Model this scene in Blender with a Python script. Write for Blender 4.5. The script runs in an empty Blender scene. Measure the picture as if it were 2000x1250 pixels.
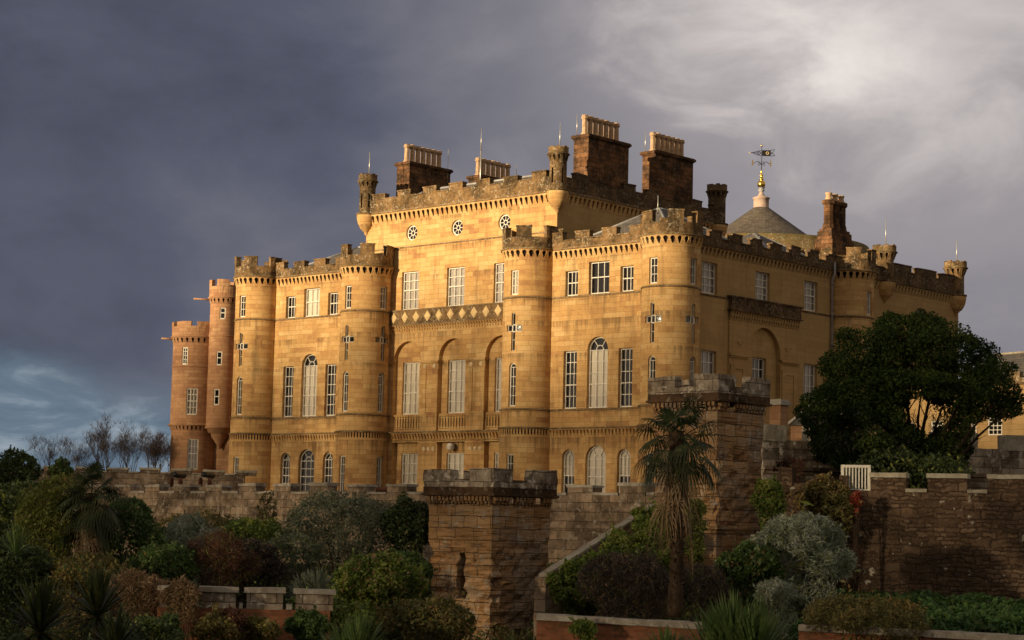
import bpy, math, random
import numpy as np
from mathutils import Vector, Matrix, noise as mnoise
from mathutils.geometry import delaunay_2d_cdt
random.seed(7); RNG = np.random.default_rng(7)
PI = math.pi
S = bpy.context.scene

# ------------------------------------------------------------------ camera
FPX, PITCH, ROLL, YAW = 3871.0, math.radians(5.936), math.radians(1.326), math.radians(42.2)
CAM = Vector((0, 0, 3.0))
_fw = Vector((-math.sin(YAW)*math.cos(PITCH), math.cos(YAW)*math.cos(PITCH), math.sin(PITCH)))
_r = Vector((math.cos(YAW), math.sin(YAW), 0)); _u = _r.cross(_fw)
_r, _u = (math.cos(ROLL)*_r + math.sin(ROLL)*_u), (-math.sin(ROLL)*_r + math.cos(ROLL)*_u)
cd = bpy.data.cameras.new('camera'); cam = bpy.data.objects.new('camera', cd); S.collection.objects.link(cam)
M3 = Matrix((_r, _u, -_fw)).transposed()
cam.matrix_world = Matrix.Translation(CAM) @ M3.to_4x4()
cd.sensor_width = 36; cd.lens = FPX/2000*36; cd.clip_start = 1; cd.clip_end = 20000
S.camera = cam
def at(px, py, D):
    """point seen at (px,py) of the 2000x1250 photograph, D metres away over the ground"""
    d = _fw + _r*((px-1000)/FPX) - _u*((py-625)/FPX)
    return CAM + d*(D/math.hypot(d.x, d.y))

# ------------------------------------------------------------------ light
SUN_EL, SUN_AZ = math.radians(7.2), math.radians(11)      # azimuth: west of south
sd = Vector((-math.sin(SUN_AZ)*math.cos(SUN_EL), -math.cos(SUN_AZ)*math.cos(SUN_EL), math.sin(SUN_EL)))
sl = bpy.data.lights.new('sun', 'SUN'); sun = bpy.data.objects.new('sun', sl); S.collection.objects.link(sun)
sl.energy = 5.0; sl.angle = math.radians(1.6); sl.color = (1.0, 0.765, 0.45)
sun.rotation_euler = sd.to_track_quat('Z', 'Y').to_euler(); sun.location = (0, 0, 60)

class NT:
    """tiny node helper"""
    def __init__(s, tree): s.t = tree; tree.nodes.clear()
    def n(s, typ, **kw):
        nd = s.t.nodes.new(typ)
        for k, v in kw.items():
            if k.startswith('i_'):
                nd.inputs[k[2:].replace('_', ' ')].default_value = v
            else: setattr(nd, k, v)
        return nd
    def l(s, a, b): s.t.links.new(a, b)
    def put(s, inp, v):
        if hasattr(v, 'is_linked') or hasattr(v, 'links'): s.l(v, inp)
        else: inp.default_value = v
    def math(s, op, a, b=0.0, c=None, clamp=False):
        nd = s.t.nodes.new('ShaderNodeMath'); nd.operation = op; nd.use_clamp = clamp
        s.put(nd.inputs[0], a); s.put(nd.inputs[1], b)
        if c is not None: s.put(nd.inputs[2], c)
        return nd.outputs[0]
    def maprange(s, v, a, b, c=0.0, d=1.0, smooth=True):
        nd = s.t.nodes.new('ShaderNodeMapRange'); nd.interpolation_type = 'SMOOTHSTEP' if smooth else 'LINEAR'
        s.put(nd.inputs[0], v); nd.inputs[1].default_value = a; nd.inputs[2].default_value = b
        nd.inputs[3].default_value = c; nd.inputs[4].default_value = d
        return nd.outputs[0]
    def mix(s, f, a, b, mode='MIX'):
        nd = s.t.nodes.new('ShaderNodeMix'); nd.data_type = 'RGBA'; nd.blend_type = mode; nd.clamp_factor = True
        s.put(nd.inputs[0], f)
        for i, v in ((6, a), (7, b)):
            if isinstance(v, tuple) and len(v) == 3: v = v + (1,)
            s.put(nd.inputs[i], v)
        return nd.outputs[2]
    def ramp(s, f, stops, mode='LINEAR'):
        nd = s.t.nodes.new('ShaderNodeValToRGB'); cr = nd.color_ramp; cr.interpolation = mode
        while len(cr.elements) < len(stops): cr.elements.new(0.5)
        for e, (p, c) in zip(cr.elements, stops): e.position = p; e.color = (c[0], c[1], c[2], 1)
        s.put(nd.inputs[0], f); return nd.outputs[0]
    def noise(s, vec, scale, detail=4, rough=.55, dist=0.0, out=0):
        nd = s.t.nodes.new('ShaderNodeTexNoise'); s.l(vec, nd.inputs['Vector'])
        nd.inputs['Scale'].default_value = scale; nd.inputs['Detail'].default_value = detail
        nd.inputs['Roughness'].default_value = rough; nd.inputs['Distortion'].default_value = dist
        return nd.outputs[out]
    def scale(s, vec, sx, sy, sz):
        nd = s.t.nodes.new('ShaderNodeMapping'); s.l(vec, nd.inputs[0]); nd.inputs[3].default_value = (sx, sy, sz)
        return nd.outputs[0]

W = bpy.data.worlds.new('World'); S.world = W; W.use_nodes = True
w = NT(W.node_tree)
tc = w.n('ShaderNodeTexCoord')
rot = w.n('ShaderNodeMapping'); rot.inputs[2].default_value = (0, 0, -YAW); w.l(tc.outputs['Generated'], rot.inputs[0])
sep = w.n('ShaderNodeSeparateXYZ'); w.l(rot.outputs[0], sep.inputs[0])
az = w.math('ARCTAN2', sep.outputs[0], sep.outputs[1]); el = sep.outputs[2]
cmb = w.n('ShaderNodeCombineXYZ'); w.l(w.math('MULTIPLY', az, 1.0), cmb.inputs[0]); w.l(w.math('MULTIPLY', el, 1.35), cmb.inputs[1])
cv = cmb.outputs[0]
rt_ = w.n('ShaderNodeMapping'); rt_.inputs[2].default_value = (0, 0, .42); rt_.inputs[3].default_value = (1.0, 1.35, 1); w.l(cv, rt_.inputs[0]); dv_ = rt_.outputs[0]
n1 = w.noise(dv_, 4.6, 7, .52, .35); n2 = w.noise(cv, 2.6, 4, .5, .3); n3 = w.noise(dv_, 12, 7, .58, .5)
gx = w.maprange(az, -.30, .30, 0.0, 1.0, False)
v = w.math('MULTIPLY_ADD', gx, .44, -.02)
v = w.math('ADD', v, w.math('MULTIPLY', w.math('SUBTRACT', n1, .47), .82))
v = w.math('ADD', v, w.math('MULTIPLY', w.math('SUBTRACT', n2, .5), .25))
v = w.math('ADD', v, w.math('MULTIPLY', w.math('SUBTRACT', n3, .5), .20))
# bright break in the cloud, high on the right
bx = w.math('DIVIDE', w.math('SUBTRACT', az, .185), .150); by = w.math('DIVIDE', w.math('SUBTRACT', el, .255), .105)
br = w.math('SQRT', w.math('ADD', w.math('MULTIPLY', bx, bx), w.math('MULTIPLY', by, by)))
br = w.math('ADD', br, w.math('MULTIPLY', w.math('SUBTRACT', n1, .5), 2.6)); br = w.math('ADD', br, w.math('MULTIPLY', w.math('SUBTRACT', n3, .5), 1.0))
bright = w.maprange(br, 1.30, 0.10)
v = w.math('ADD', v, w.math('MULTIPLY', bright, .20))
for (ca, ce, ra, re_, am) in ((.110, .262, .080, .050, .17), (.215, .250, .125, .070, .15), (.245, .150, .13, .10, .10)):
    qx = w.math('DIVIDE', w.math('SUBTRACT', az, ca), ra); qy = w.math('DIVIDE', w.math('SUBTRACT', el, ce), re_)
    qr = w.math('SQRT', w.math('ADD', w.math('MULTIPLY', qx, qx), w.math('MULTIPLY', qy, qy)))
    qr = w.math('ADD', qr, w.math('MULTIPLY', w.math('SUBTRACT', n3, .5), 2.6))
    v = w.math('ADD', v, w.math('MULTIPLY', w.maprange(qr, 1.35, .1), am))
# lighter cloud towards the top centre
mx = w.math('DIVIDE', w.math('SUBTRACT', az, .02), .20); my = w.math('DIVIDE', w.math('SUBTRACT', el, .23), .17)
mr = w.maprange(w.math('SQRT', w.math('ADD', w.math('MULTIPLY', mx, mx), w.math('MULTIPLY', my, my))), 1.3, 0)
v = w.math('ADD', v, w.math('MULTIPLY', mr, .17))
cloud = w.ramp(v, [(0.0, (.048, .054, .080)), (.16, (.082, .090, .125)), (.34, (.155, .153, .182)), (.52, (.272, .252, .266)), (.76, (.48, .44, .43)), (1.0, (.70, .65, .61))])
# broken cloud low on the left with blue behind
lo = w.math('ADD', el, w.math('MULTIPLY', w.math('SUBTRACT', n1, .5), .075))
lo = w.math('ADD', lo, w.math('MULTIPLY', az, .17))
patch = w.maprange(lo, .050, .022); patch = w.math('MULTIPLY', patch, w.maprange(el, -.02, .01))
patch = w.math('MULTIPLY', patch, w.maprange(az, -.02, -.12))
bluec = w.ramp(w.noise(w.scale(cv, 1, 2.4, 1), 13, 6, .6, .6), [(.30, (.070, .105, .150)), (.5, (.12, .165, .215)), (.68, (.27, .32, .365)), (.80, (.42, .45, .48))])
sky = w.n('ShaderNodeTexSky', sky_type='NISHITA'); sky.sun_disc = False
sky.sun_elevation = SUN_EL; sky.sun_rotation = math.pi + SUN_AZ; sky.air_density = 1; sky.dust_density = 1.5
front = w.maprange(w.math('ABSOLUTE', az), .9, .35)
bg = w.mix(patch, cloud, bluec)
bg = w.mix(front, (.330, .270, .205), bg)
skys = w.mix(1.0, sky.outputs[0], (.05, .05, .05), 'MULTIPLY')
over = w.math('SUBTRACT', 1.0, w.math('MULTIPLY', w.maprange(el, .25, .6), .25))
final = w.mix(over, skys, bg)
bgn = w.n('ShaderNodeBackground'); w.l(final, bgn.inputs[0]); bgn.inputs[1].default_value = 0.80
wo = w.n('ShaderNodeOutputWorld'); w.l(bgn.outputs[0], wo.inputs[0])

S.view_settings.view_transform = 'Standard'; S.view_settings.look = 'None'
S.view_settings.exposure = 0.60; S.view_settings.gamma = 1.0
S.render.engine = 'CYCLES'
S.cycles.max_bounces = 5; S.cycles.transparent_max_bounces = 12
S.cycles.caustics_reflective = False; S.cycles.caustics_refractive = False

# ------------------------------------------------------------------ materials
def newmat(name):
    m = bpy.data.materials.new(name); m.use_nodes = True
    return m, NT(m.node_tree)
def finish(n, col, rough=.9, bump=None, bstr=.4, bdist=.03, spec=.2, metal=0.0, trans=0.0):
    p = n.n('ShaderNodeBsdfPrincipled'); n.put(p.inputs['Base Color'], col if not isinstance(col, tuple) else col+(1,))
    n.put(p.inputs['Roughness'], rough); p.inputs['Specular IOR Level'].default_value = spec; p.inputs['Metallic'].default_value = metal
    if bump is not None:
        b = n.n('ShaderNodeBump'); b.inputs['Strength'].default_value = bstr; b.inputs['Distance'].default_value = bdist
        n.l(bump, b.inputs['Height']); n.l(b.outputs[0], p.inputs['Normal'])
    o = n.n('ShaderNodeOutputMaterial'); sh = p.outputs[0]
    if trans > 0:
        t = n.n('ShaderNodeBsdfTranslucent'); n.put(t.inputs[0], col if not isinstance(col, tuple) else col+(1,))
        mx = n.n('ShaderNodeMixShader'); mx.inputs[0].default_value = trans; n.l(sh, mx.inputs[1]); n.l(t.outputs[0], mx.inputs[2]); sh = mx.outputs[0]
    n.l(sh, o.inputs[0])
def coords(n):
    t = n.n('ShaderNodeTexCoord'); return t.outputs['UV'], t.outputs['Object']
def geo_pos(n):
    g = n.n('ShaderNodeNewGeometry'); return g.outputs['Position'], g
def ashlar(name, tints, bw=.86, rh=.31, stain=.5, joint=.72, ledges=()):
    m, n = newmat(name); uv, _ = coords(n); pos, g = geo_pos(n)
    b = n.n('ShaderNodeTexBrick'); n.l(uv, b.inputs['Vector']); b.offset = .5; b.squash = 1.35; b.squash_frequency = 3
    b.inputs['Color1'].default_value = (0, 0, 0, 1); b.inputs['Color2'].default_value = (1, 1, 1, 1); b.inputs['Mortar'].default_value = (.5, .5, .5, 1)
    b.inputs['Scale'].default_value = 1; b.inputs['Brick Width'].default_value = bw; b.inputs['Row Height'].default_value = rh
    b.inputs['Mortar Size'].default_value = .010; b.inputs['Mortar Smooth'].default_value = .4
    val = n.math('ADD', n.math('MULTIPLY', b.outputs['Color'], .46), n.math('MULTIPLY', n.noise(n.scale(pos, 1, 1, 1.7), .42, 6, .7), 1.30))
    val = n.math('ADD', val, n.math('MULTIPLY', n.noise(n.scale(uv, 1, 5, 1), 1.6, 5, .6), .25))
    val = n.math('SUBTRACT', val, .48)
    col = n.ramp(val, tints)
    fine = n.noise(pos, 9, 6, .65)
    col = n.mix(n.maprange(fine, .35, .75, 0, .25), col, (.20, .115, .05))
    streak = n.noise(n.scale(pos, 1.1, 1.1, .16), 1.2, 5, .6)
    col = n.mix(n.maprange(streak, .52, .74, 0, stain), col, (.13, .085, .045))
    s2 = n.noise(n.scale(pos, 2.6, 2.6, .10), 1.5, 6, .7); col = n.mix(n.maprange(s2, .56, .72, 0, stain*.7), col, (.16, .105, .055))
    pale = n.maprange(n.noise(pos, .8, 5, .7), .60, .74, 0, .35); col = n.mix(pale, col, (.60, .46, .26))
    if ledges:   # rain streaks hanging below the ledges
        sz_ = n.n('ShaderNodeSeparateXYZ'); n.l(pos, sz_.inputs[0]); tot = None
        for L_, dp in ledges:
            t_ = n.math('SUBTRACT', L_, sz_.outputs[2]); m_ = n.math('MULTIPLY', n.maprange(t_, -.02, .02), n.maprange(t_, 0.0, dp, 1, 0, False))
            tot = m_ if tot is None else n.math('MAXIMUM', tot, m_)
        st_ = n.math('ADD', n.noise(n.scale(pos, 3.4, 3.4, .12), 1.3, 6, .7), n.math('MULTIPLY', n.noise(pos, .5, 3, .5), .5))
        stf = n.maprange(n.math('ADD', st_, n.math('MULTIPLY', tot, .22)), .88, 1.10, 0, .62)
        col = n.mix(n.math('MULTIPLY', stf, n.math('POWER', tot, .5)), col, (.115, .072, .040))
    jf = n.math('MULTIPLY', b.outputs['Fac'], joint*.8)
    col = n.mix(jf, col, (.17, .10, .05))
    h = n.math('ADD', n.math('MULTIPLY', fine, .35), n.math('MULTIPLY', b.outputs['Fac'], -.8))
    h = n.math('ADD', h, n.math('MULTIPLY', b.outputs['Color'], .25))
    finish(n, col, .92, h, .5, .02, .1)
    return m
M = {}
M['stone'] = ashlar('golden_ashlar', [(.0, (.28, .145, .075)), (.20, (.42, .232, .105)), (.42, (.55, .335, .140)), (.66, (.62, .398, .178)), (.92, (.69, .49, .25))], ledges=((16.88, 1.5), (10.0, 1.0), (8.42, 2.0), (21.2, 1.0), (23.1, .8), (15.5, 1.2), (19.3, 1.0), (13.5, 1.0)))
M['stone_plain'] = ashlar('plain_ashlar', [(.1, (.43, .245, .10)), (.5, (.50, .30, .118)), (.9, (.56, .36, .155))], stain=.25, joint=.5)
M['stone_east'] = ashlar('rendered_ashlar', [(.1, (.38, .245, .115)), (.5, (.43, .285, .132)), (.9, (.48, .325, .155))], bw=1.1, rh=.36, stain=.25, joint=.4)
M['stone_red'] = ashlar('red_sandstone', [(.05, (.26, .135, .080)), (.4, (.38, .205, .118)), (.7, (.46, .265, .150)), (.95, (.52, .34, .20))], bw=.7, rh=.26, stain=.35)
M['stone_yellow'] = ashlar('yellow_ashlar', [(.1, (.40, .26, .12)), (.5, (.48, .32, .15)), (.9, (.52, .37, .19))], bw=.9, rh=.33, stain=.2)

def weathered(name, dark, light, lich=(.46, .42, .33), amt=.5, moss=(.085, .095, .025), mossamt=.8, lsc=7, block=None, jointcol=(.05, .035, .02)):
    m, n = newmat(name); pos, g = geo_pos(n); uv, _ = coords(n)
    a = n.noise(pos, .9, 5, .6); b = n.noise(pos, 4.5, 6, .65); c = n.noise(pos, lsc, 7, .7, .3); d = n.noise(pos, 1.7, 3, .5)
    h = n.math('ADD', n.math('MULTIPLY', b, .6), n.math('MULTIPLY', c, .4))
    f = n.maprange(n.math('ADD', n.math('MULTIPLY', a, .6), n.math('MULTIPLY', b, .4)), .36, .64)
    col = n.mix(f, dark, light)
    if block:
        bt = n.n('ShaderNodeTexBrick'); n.l(uv, bt.inputs['Vector']); bt.offset = .5
        bt.inputs['Color1'].default_value = (.62, .62, .62, 1); bt.inputs['Color2'].default_value = (1.3, 1.3, 1.3, 1); bt.inputs['Mortar'].default_value = (1, 1, 1, 1)
        bt.inputs['Scale'].default_value = 1; bt.inputs['Brick Width'].default_value = block[0]; bt.inputs['Row Height'].default_value = block[1]
        bt.inputs['Mortar Size'].default_value = .014; bt.inputs['Mortar Smooth'].default_value = .6
        col = n.mix(1.0, col, bt.outputs['Color'], 'MULTIPLY')
        col = n.mix(n.math('MULTIPLY', bt.outputs['Fac'], .8), col, jointcol)
        h = n.math('ADD', h, n.math('MULTIPLY', bt.outputs['Fac'], -.9))
    sp = n.math('MULTIPLY', n.maprange(c, .53, .60), n.maprange(d, .40, .58))
    col = n.mix(n.math('MULTIPLY', sp, amt), col, lich)
    nz = n.n('ShaderNodeSeparateXYZ'); n.l(g.outputs['Normal'], nz.inputs[0])
    mo = n.math('MULTIPLY', n.maprange(nz.outputs[2], .3, .8), n.maprange(b, .38, .56, 0, mossamt))
    col = n.mix(mo, col, moss)
    finish(n, col, .95, h, .7, .05, .1)
    return m
M['parapet'] = weathered('weathered_parapet_stone', (.048, .034, .020), (.25, .155, .075), amt=.60)
M['ledge'] = weathered('lichened_ledge', (.12, .08, .045), (.26, .17, .09), lich=(.52, .47, .36), amt=.8, lsc=10)
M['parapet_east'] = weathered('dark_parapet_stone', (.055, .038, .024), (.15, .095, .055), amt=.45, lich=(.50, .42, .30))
M['chimney'] = weathered('sooty_chimney_stone', (.036, .024, .018), (.20, .100, .050), amt=.15, block=(.8, .30))
M['chimney_front'] = M['chimney']
M['garden_stone'] = weathered('lichened_garden_stone', (.105, .078, .058), (.36, .265, .19), lich=(.42, .38, .33), amt=.85, lsc=4.0, block=(.95, .36), mossamt=.3, moss=(.30, .28, .23))
M['coping'] = weathered('grey_lichened_coping', (.22, .19, .16), (.45, .41, .365), lich=(.50, .47, .42), amt=.6, lsc=5, moss=(.30, .29, .25), mossamt=.5)
M['white_coping'] = weathered('pale_coping', (.26, .23, .18), (.50, .46, .38), lich=(.60, .57, .49), amt=.6, lsc=5, moss=(.45, .43, .36), mossamt=.4)
M['tower_top'] = weathered('lichened_tower_blocks', (.115, .085, .064), (.44, .37, .30), lich=(.64, .59, .51), amt=.95, lsc=3.2, block=(.62, .36), mossamt=.3, moss=(.35, .33, .28))
M['dark_band'] = weathered('black_stained_band', (.030, .022, .016), (.12, .07, .042), amt=.35, lsc=5)

def eroded(name):
    m, n = newmat(name); pos, g = geo_pos(n); uv, _ = coords(n)
    wq = n.n('ShaderNodeVectorMath', operation='ADD'); ws = n.n('ShaderNodeVectorMath', operation='SCALE'); n.l(n.noise(pos, 1.7, 4, .6, 0, 1), ws.inputs[0]); ws.inputs['Scale'].default_value = .10; n.l(uv, wq.inputs[0]); n.l(ws.outputs[0], wq.inputs[1])
    bt = n.n('ShaderNodeTexBrick'); n.l(wq.outputs[0], bt.inputs['Vector']); bt.offset = .45
    bt.inputs['Color1'].default_value = (0, 0, 0, 1); bt.inputs['Color2'].default_value = (1, 1, 1, 1); bt.inputs['Mortar'].default_value = (.5, .5, .5, 1)
    bt.inputs['Scale'].default_value = 1; bt.inputs['Brick Width'].default_value = .78; bt.inputs['Row Height'].default_value = .37; bt.squash = .7; bt.squash_frequency = 2
    bt.inputs['Mortar Size'].default_value = .012; bt.inputs['Mortar Smooth'].default_value = .5
    layer = n.noise(n.scale(pos, .55, .55, 5.5), 1.6, 7, .65, .9)
    lf = n.maprange(layer, .36, .66)
    val = n.math('ADD', n.math('MULTIPLY', bt.outputs['Color'], .40), n.math('MULTIPLY', layer, .85))
    col = n.ramp(val, [(.12, (.115, .070, .045)), (.34, (.26, .145, .076)), (.55, (.40, .230, .110)), (.78, (.48, .30, .16)), (.95, (.44, .34, .24))])
    crack = n.maprange(layer, .40, .455, 1, 0)
    col = n.mix(n.math('MULTIPLY', crack, .55), col, (.055, .03, .018))
    pale = n.math('MULTIPLY', n.maprange(n.noise(pos, 4, 6, .7), .51, .60), n.maprange(n.noise(pos, 1.1, 3, .5), .46, .56))
    grey = n.maprange(n.noise(pos, .62, 4, .6), .44, .60, 0, .62); col = n.mix(grey, col, (.30, .25, .205))
    col = n.mix(n.math('MULTIPLY', pale, .7), col, (.50, .45, .39))
    col = n.mix(n.math('MULTIPLY', bt.outputs['Fac'], .8), col, (.06, .04, .028))
    h = n.math('ADD', n.math('MULTIPLY', layer, 1.0), n.math('MULTIPLY', bt.outputs['Fac'], -.35))
    finish(n, col, .95, h, 1.0, .12, .1)
    return m
M['eroded'] = eroded('eroded_sandstone')
def rubble(name):
    m, n = newmat(name); uv, _ = coords(n); pos, g = geo_pos(n)
    wv = n.n('ShaderNodeVectorMath', operation='ADD'); sc = n.n('ShaderNodeVectorMath', operation='SCALE'); sub = n.n('ShaderNodeVectorMath', operation='SUBTRACT')
    n.l(n.noise(pos, 2.1, 5, .65, 0, 1), sub.inputs[0]); sub.inputs[1].default_value = (.5, .5, .5); n.l(sub.outputs[0], sc.inputs[0]); sc.inputs['Scale'].default_value = .34
    n.l(uv, wv.inputs[0]); n.l(sc.outputs[0], wv.inputs[1])
    def course(bw, rh, off):
        bt = n.n('ShaderNodeTexBrick'); n.l(wv.outputs[0], bt.inputs['Vector']); bt.offset = off; bt.squash = 1.7; bt.squash_frequency = 3
        bt.inputs['Color1'].default_value = (0, 0, 0, 1); bt.inputs['Color2'].default_value = (1, 1, 1, 1); bt.inputs['Mortar'].default_value = (.3, .3, .3, 1)
        bt.inputs['Scale'].default_value = 1; bt.inputs['Brick Width'].default_value = bw; bt.inputs['Row Height'].default_value = rh; bt.inputs['Mortar Size'].default_value = .028; bt.inputs['Mortar Smooth'].default_value = 1.0
        return bt
    b1, b2 = course(.46, .27, .37), course(.24, .13, .61)
    sel = n.maprange(n.noise(n.scale(pos, 1, 1, 2.2), 1.1, 3, .5), .46, .52)
    cc = n.mix(sel, b1.outputs['Color'], b2.outputs['Color']); jf = n.math('ADD', n.math('MULTIPLY', n.math('SUBTRACT', 1, sel), b1.outputs['Fac']), n.math('MULTIPLY', sel, b2.outputs['Fac']))
    fine = n.noise(pos, 7, 7, .72)
    val = n.math('ADD', n.math('MULTIPLY', cc, .45), n.math('MULTIPLY', fine, .65))
    col = n.ramp(val, [(.20, (.060, .042, .032)), (.42, (.115, .075, .052)), (.62, (.170, .112, .076)), (.85, (.25, .175, .12))])
    col = n.mix(n.math('MULTIPLY', jf, .60), col, (.055, .040, .030))
    big = n.maprange(n.noise(pos, .55, 5, .65), .42, .60); col = n.mix(n.math('MULTIPLY', big, .62), col, (.040, .029, .020))
    med = n.maprange(n.noise(pos, 2.2, 5, .7), .55, .68); col = n.mix(n.math('MULTIPLY', med, .45), col, (.21, .135, .085))
    sp = n.math('MULTIPLY', n.maprange(n.noise(pos, 3.3, 5, .6), .64, .68), .85); col = n.mix(sp, col, (.50, .46, .39))
    finish(n, col, .95, n.math('ADD', n.math('MULTIPLY', jf, -.7), n.math('MULTIPLY', fine, 1.2)), .9, .05, .1)
    return m
M['rubble'] = rubble('dark_rubble_stone')
def brickmat(name):
    m, n = newmat(name); uv, _ = coords(n); pos, g = geo_pos(n)
    bt = n.n('ShaderNodeTexBrick'); n.l(uv, bt.inputs['Vector'])
    bt.inputs['Color1'].default_value = (.21, .066, .034, 1); bt.inputs['Color2'].default_value = (.34, .125, .06, 1); bt.inputs['Mortar'].default_value = (.17, .12, .085, 1)
    bt.inputs['Scale'].default_value = 1; bt.inputs['Brick Width'].default_value = .22; bt.inputs['Row Height'].default_value = .075; bt.inputs['Mortar Size'].default_value = .008
    a = n.noise(pos, 1.6, 5, .65)
    col = n.mix(n.maprange(a, .45, .68, 0, .75), bt.outputs['Color'], (.07, .05, .03))
    col = n.mix(n.math('MULTIPLY', n.maprange(n.noise(pos, 2.3, 5, .7), .58, .66), .6), col, (.06, .075, .022))
    finish(n, col, .93, n.math('MULTIPLY', bt.outputs['Fac'], -1), .5, .01)
    return m
M['brick'] = brickmat('old_red_brick')
def slate(name, c1=(.085, .080, .080), c2=(.145, .135, .13), patch=(.20, .15, .09), amt=.35):
    m, n = newmat(name); uv, _ = coords(n); pos, g = geo_pos(n)
    bt = n.n('ShaderNodeTexBrick'); n.l(uv, bt.inputs['Vector'])
    bt.inputs['Color1'].default_value = c1+(1,); bt.inputs['Color2'].default_value = c2+(1,); bt.inputs['Mortar'].default_value = (.04, .037, .035, 1)
    bt.inputs['Scale'].default_value = 1; bt.inputs['Brick Width'].default_value = .26; bt.inputs['Row Height'].default_value = .16; bt.inputs['Mortar Size'].default_value = .008
    col = n.mix(n.maprange(n.noise(pos, 2.5, 5, .7), .45, .7, 0, amt), bt.outputs['Color'], patch)
    finish(n, col, .7, n.math('MULTIPLY', bt.outputs['Fac'], -1), .5, .015, .3)
    return m
M['slate'] = slate('grey_slate'); M['cone_slate'] = slate('brown_slate', (.085, .072, .062), (.15, .128, .11), (.20, .16, .115), .4)
def plain(name, col, rough=.6, spec=.3, metal=0, var=.15, sc=3.0):
    m, n = newmat(name); pos, g = geo_pos(n)
    c2 = tuple(x*(1-var*2) for x in col); c = n.mix(n.maprange(n.noise(pos, sc, 5, .65), .35, .7), col, c2)
    finish(n, c, rough, n.noise(pos, sc*4, 3), .12, .01, spec, metal); return m
M['white'] = plain('white_paint', (.78, .75, .68), .45, .4, var=.06)
M['lead'] = plain('lead_sheet', (.36, .36, .38), .45, .5, var=.15)
M['blind'] = plain('cream_blind', (.84, .75, .64), .9, .1, var=.05, sc=1.2)
M['net'] = plain('grey_net_curtain', (.55, .50, .47), .9, .1, var=.12, sc=6)
M['dark'] = plain('painted_shade_backing', (.020, .016, .014), .9, .1)  # near-black stands in for shade: unlit rooms, slits and shallow recesses
M['pot'] = plain('buff_clay', (.58, .40, .26), .85, .1, var=.2, sc=5)
M['metal'] = plain('aluminium_rod', (.62, .60, .58), .35, .5, 0.6)
M['iron'] = plain('black_iron', (.035, .033, .035), .5, .4, .4)
M['rust'] = plain('rusty_iron', (.14, .06, .035), .7, .3)
M['gold'] = plain('gilding', (.90, .56, .12), .28, .5, 1.0, var=.05)
M['pale_disc'] = plain('pale_carved_stone', (.66, .52, .33), .9, .1, var=.1)
M['pale_diamond'] = plain('pale_diamond_stone', (.74, .55, .29), .9, .1, var=.12)
M['white_glass'] = plain('opal_glass', (.75, .70, .62), .3, .5, var=.03)
M['pedestal'] = plain('pink_grey_pedestal', (.50, .38, .33), .8, .1, var=.12)
M['soil'] = plain('dark_soil', (.028, .022, .014), .95, .05, var=.2, sc=1.5)
M['gravel'] = plain('gravel_terrace', (.20, .16, .11), .95, .05, var=.2, sc=1.0)
M['grass'] = plain('rough_grass', (.04, .055, .018), .95, .05, var=.25, sc=1.0)
M['rust'] = plain('rust_red_iron', (.12, .045, .028), .7, .3)
m, n = newmat('window_glass')
tr = n.n('ShaderNodeBsdfTransparent'); tr.inputs[0].default_value = (.95, .96, .96, 1)
gl = n.n('ShaderNodeBsdfGlossy'); gl.inputs['Roughness'].default_value = .04; gl.inputs['Color'].default_value = (.9, .9, .95, 1)
_p, _g = geo_pos(n); bp = n.n('ShaderNodeBump'); bp.inputs['Strength'].default_value = .25; bp.inputs['Distance'].default_value = .02
n.l(n.noise(_p, 2.5, 2), bp.inputs['Height']); n.l(bp.outputs[0], gl.inputs['Normal'])
lw = n.n('ShaderNodeLayerWeight'); lw.inputs[0].default_value = .35
fa = n.math('ADD', n.math('MULTIPLY', lw.outputs['Fresnel'], .6), .07)
mx = n.n('ShaderNodeMixShader'); n.l(fa, mx.inputs[0]); n.l(tr.outputs[0], mx.inputs[1]); n.l(gl.outputs[0], mx.inputs[2])
o = n.n('ShaderNodeOutputMaterial'); n.l(mx.outputs[0], o.inputs[0]); M['glass'] = m
def leafmat(name, a, b, c=None, rough=.55, sc=1.6, trans=.25, spec=.35):
    m, n = newmat(name); pos, g = geo_pos(n)
    f = n.math('ADD', n.math('MULTIPLY', n.noise(pos, sc, 3, .6), .6), n.math('MULTIPLY', n.noise(pos, sc*9, 2, .5), .4))
    st = [(.36, a), (.60, b)]
    if c: st = [(.34, a), (.52, b), (.64, c)]
    finish(n, n.ramp(f, st), rough, None, spec=spec, trans=trans); return m
M['bark'] = plain('bark', (.060, .042, .030), .95, .1, var=.25, sc=6)
M['darkbark'] = plain('dark_bark', (.028, .020, .014), .95, .1, var=.25, sc=6)
M['twig'] = plain('bare_twigs', (.13, .10, .09), .95, .1, var=.2, sc=2)

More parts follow.
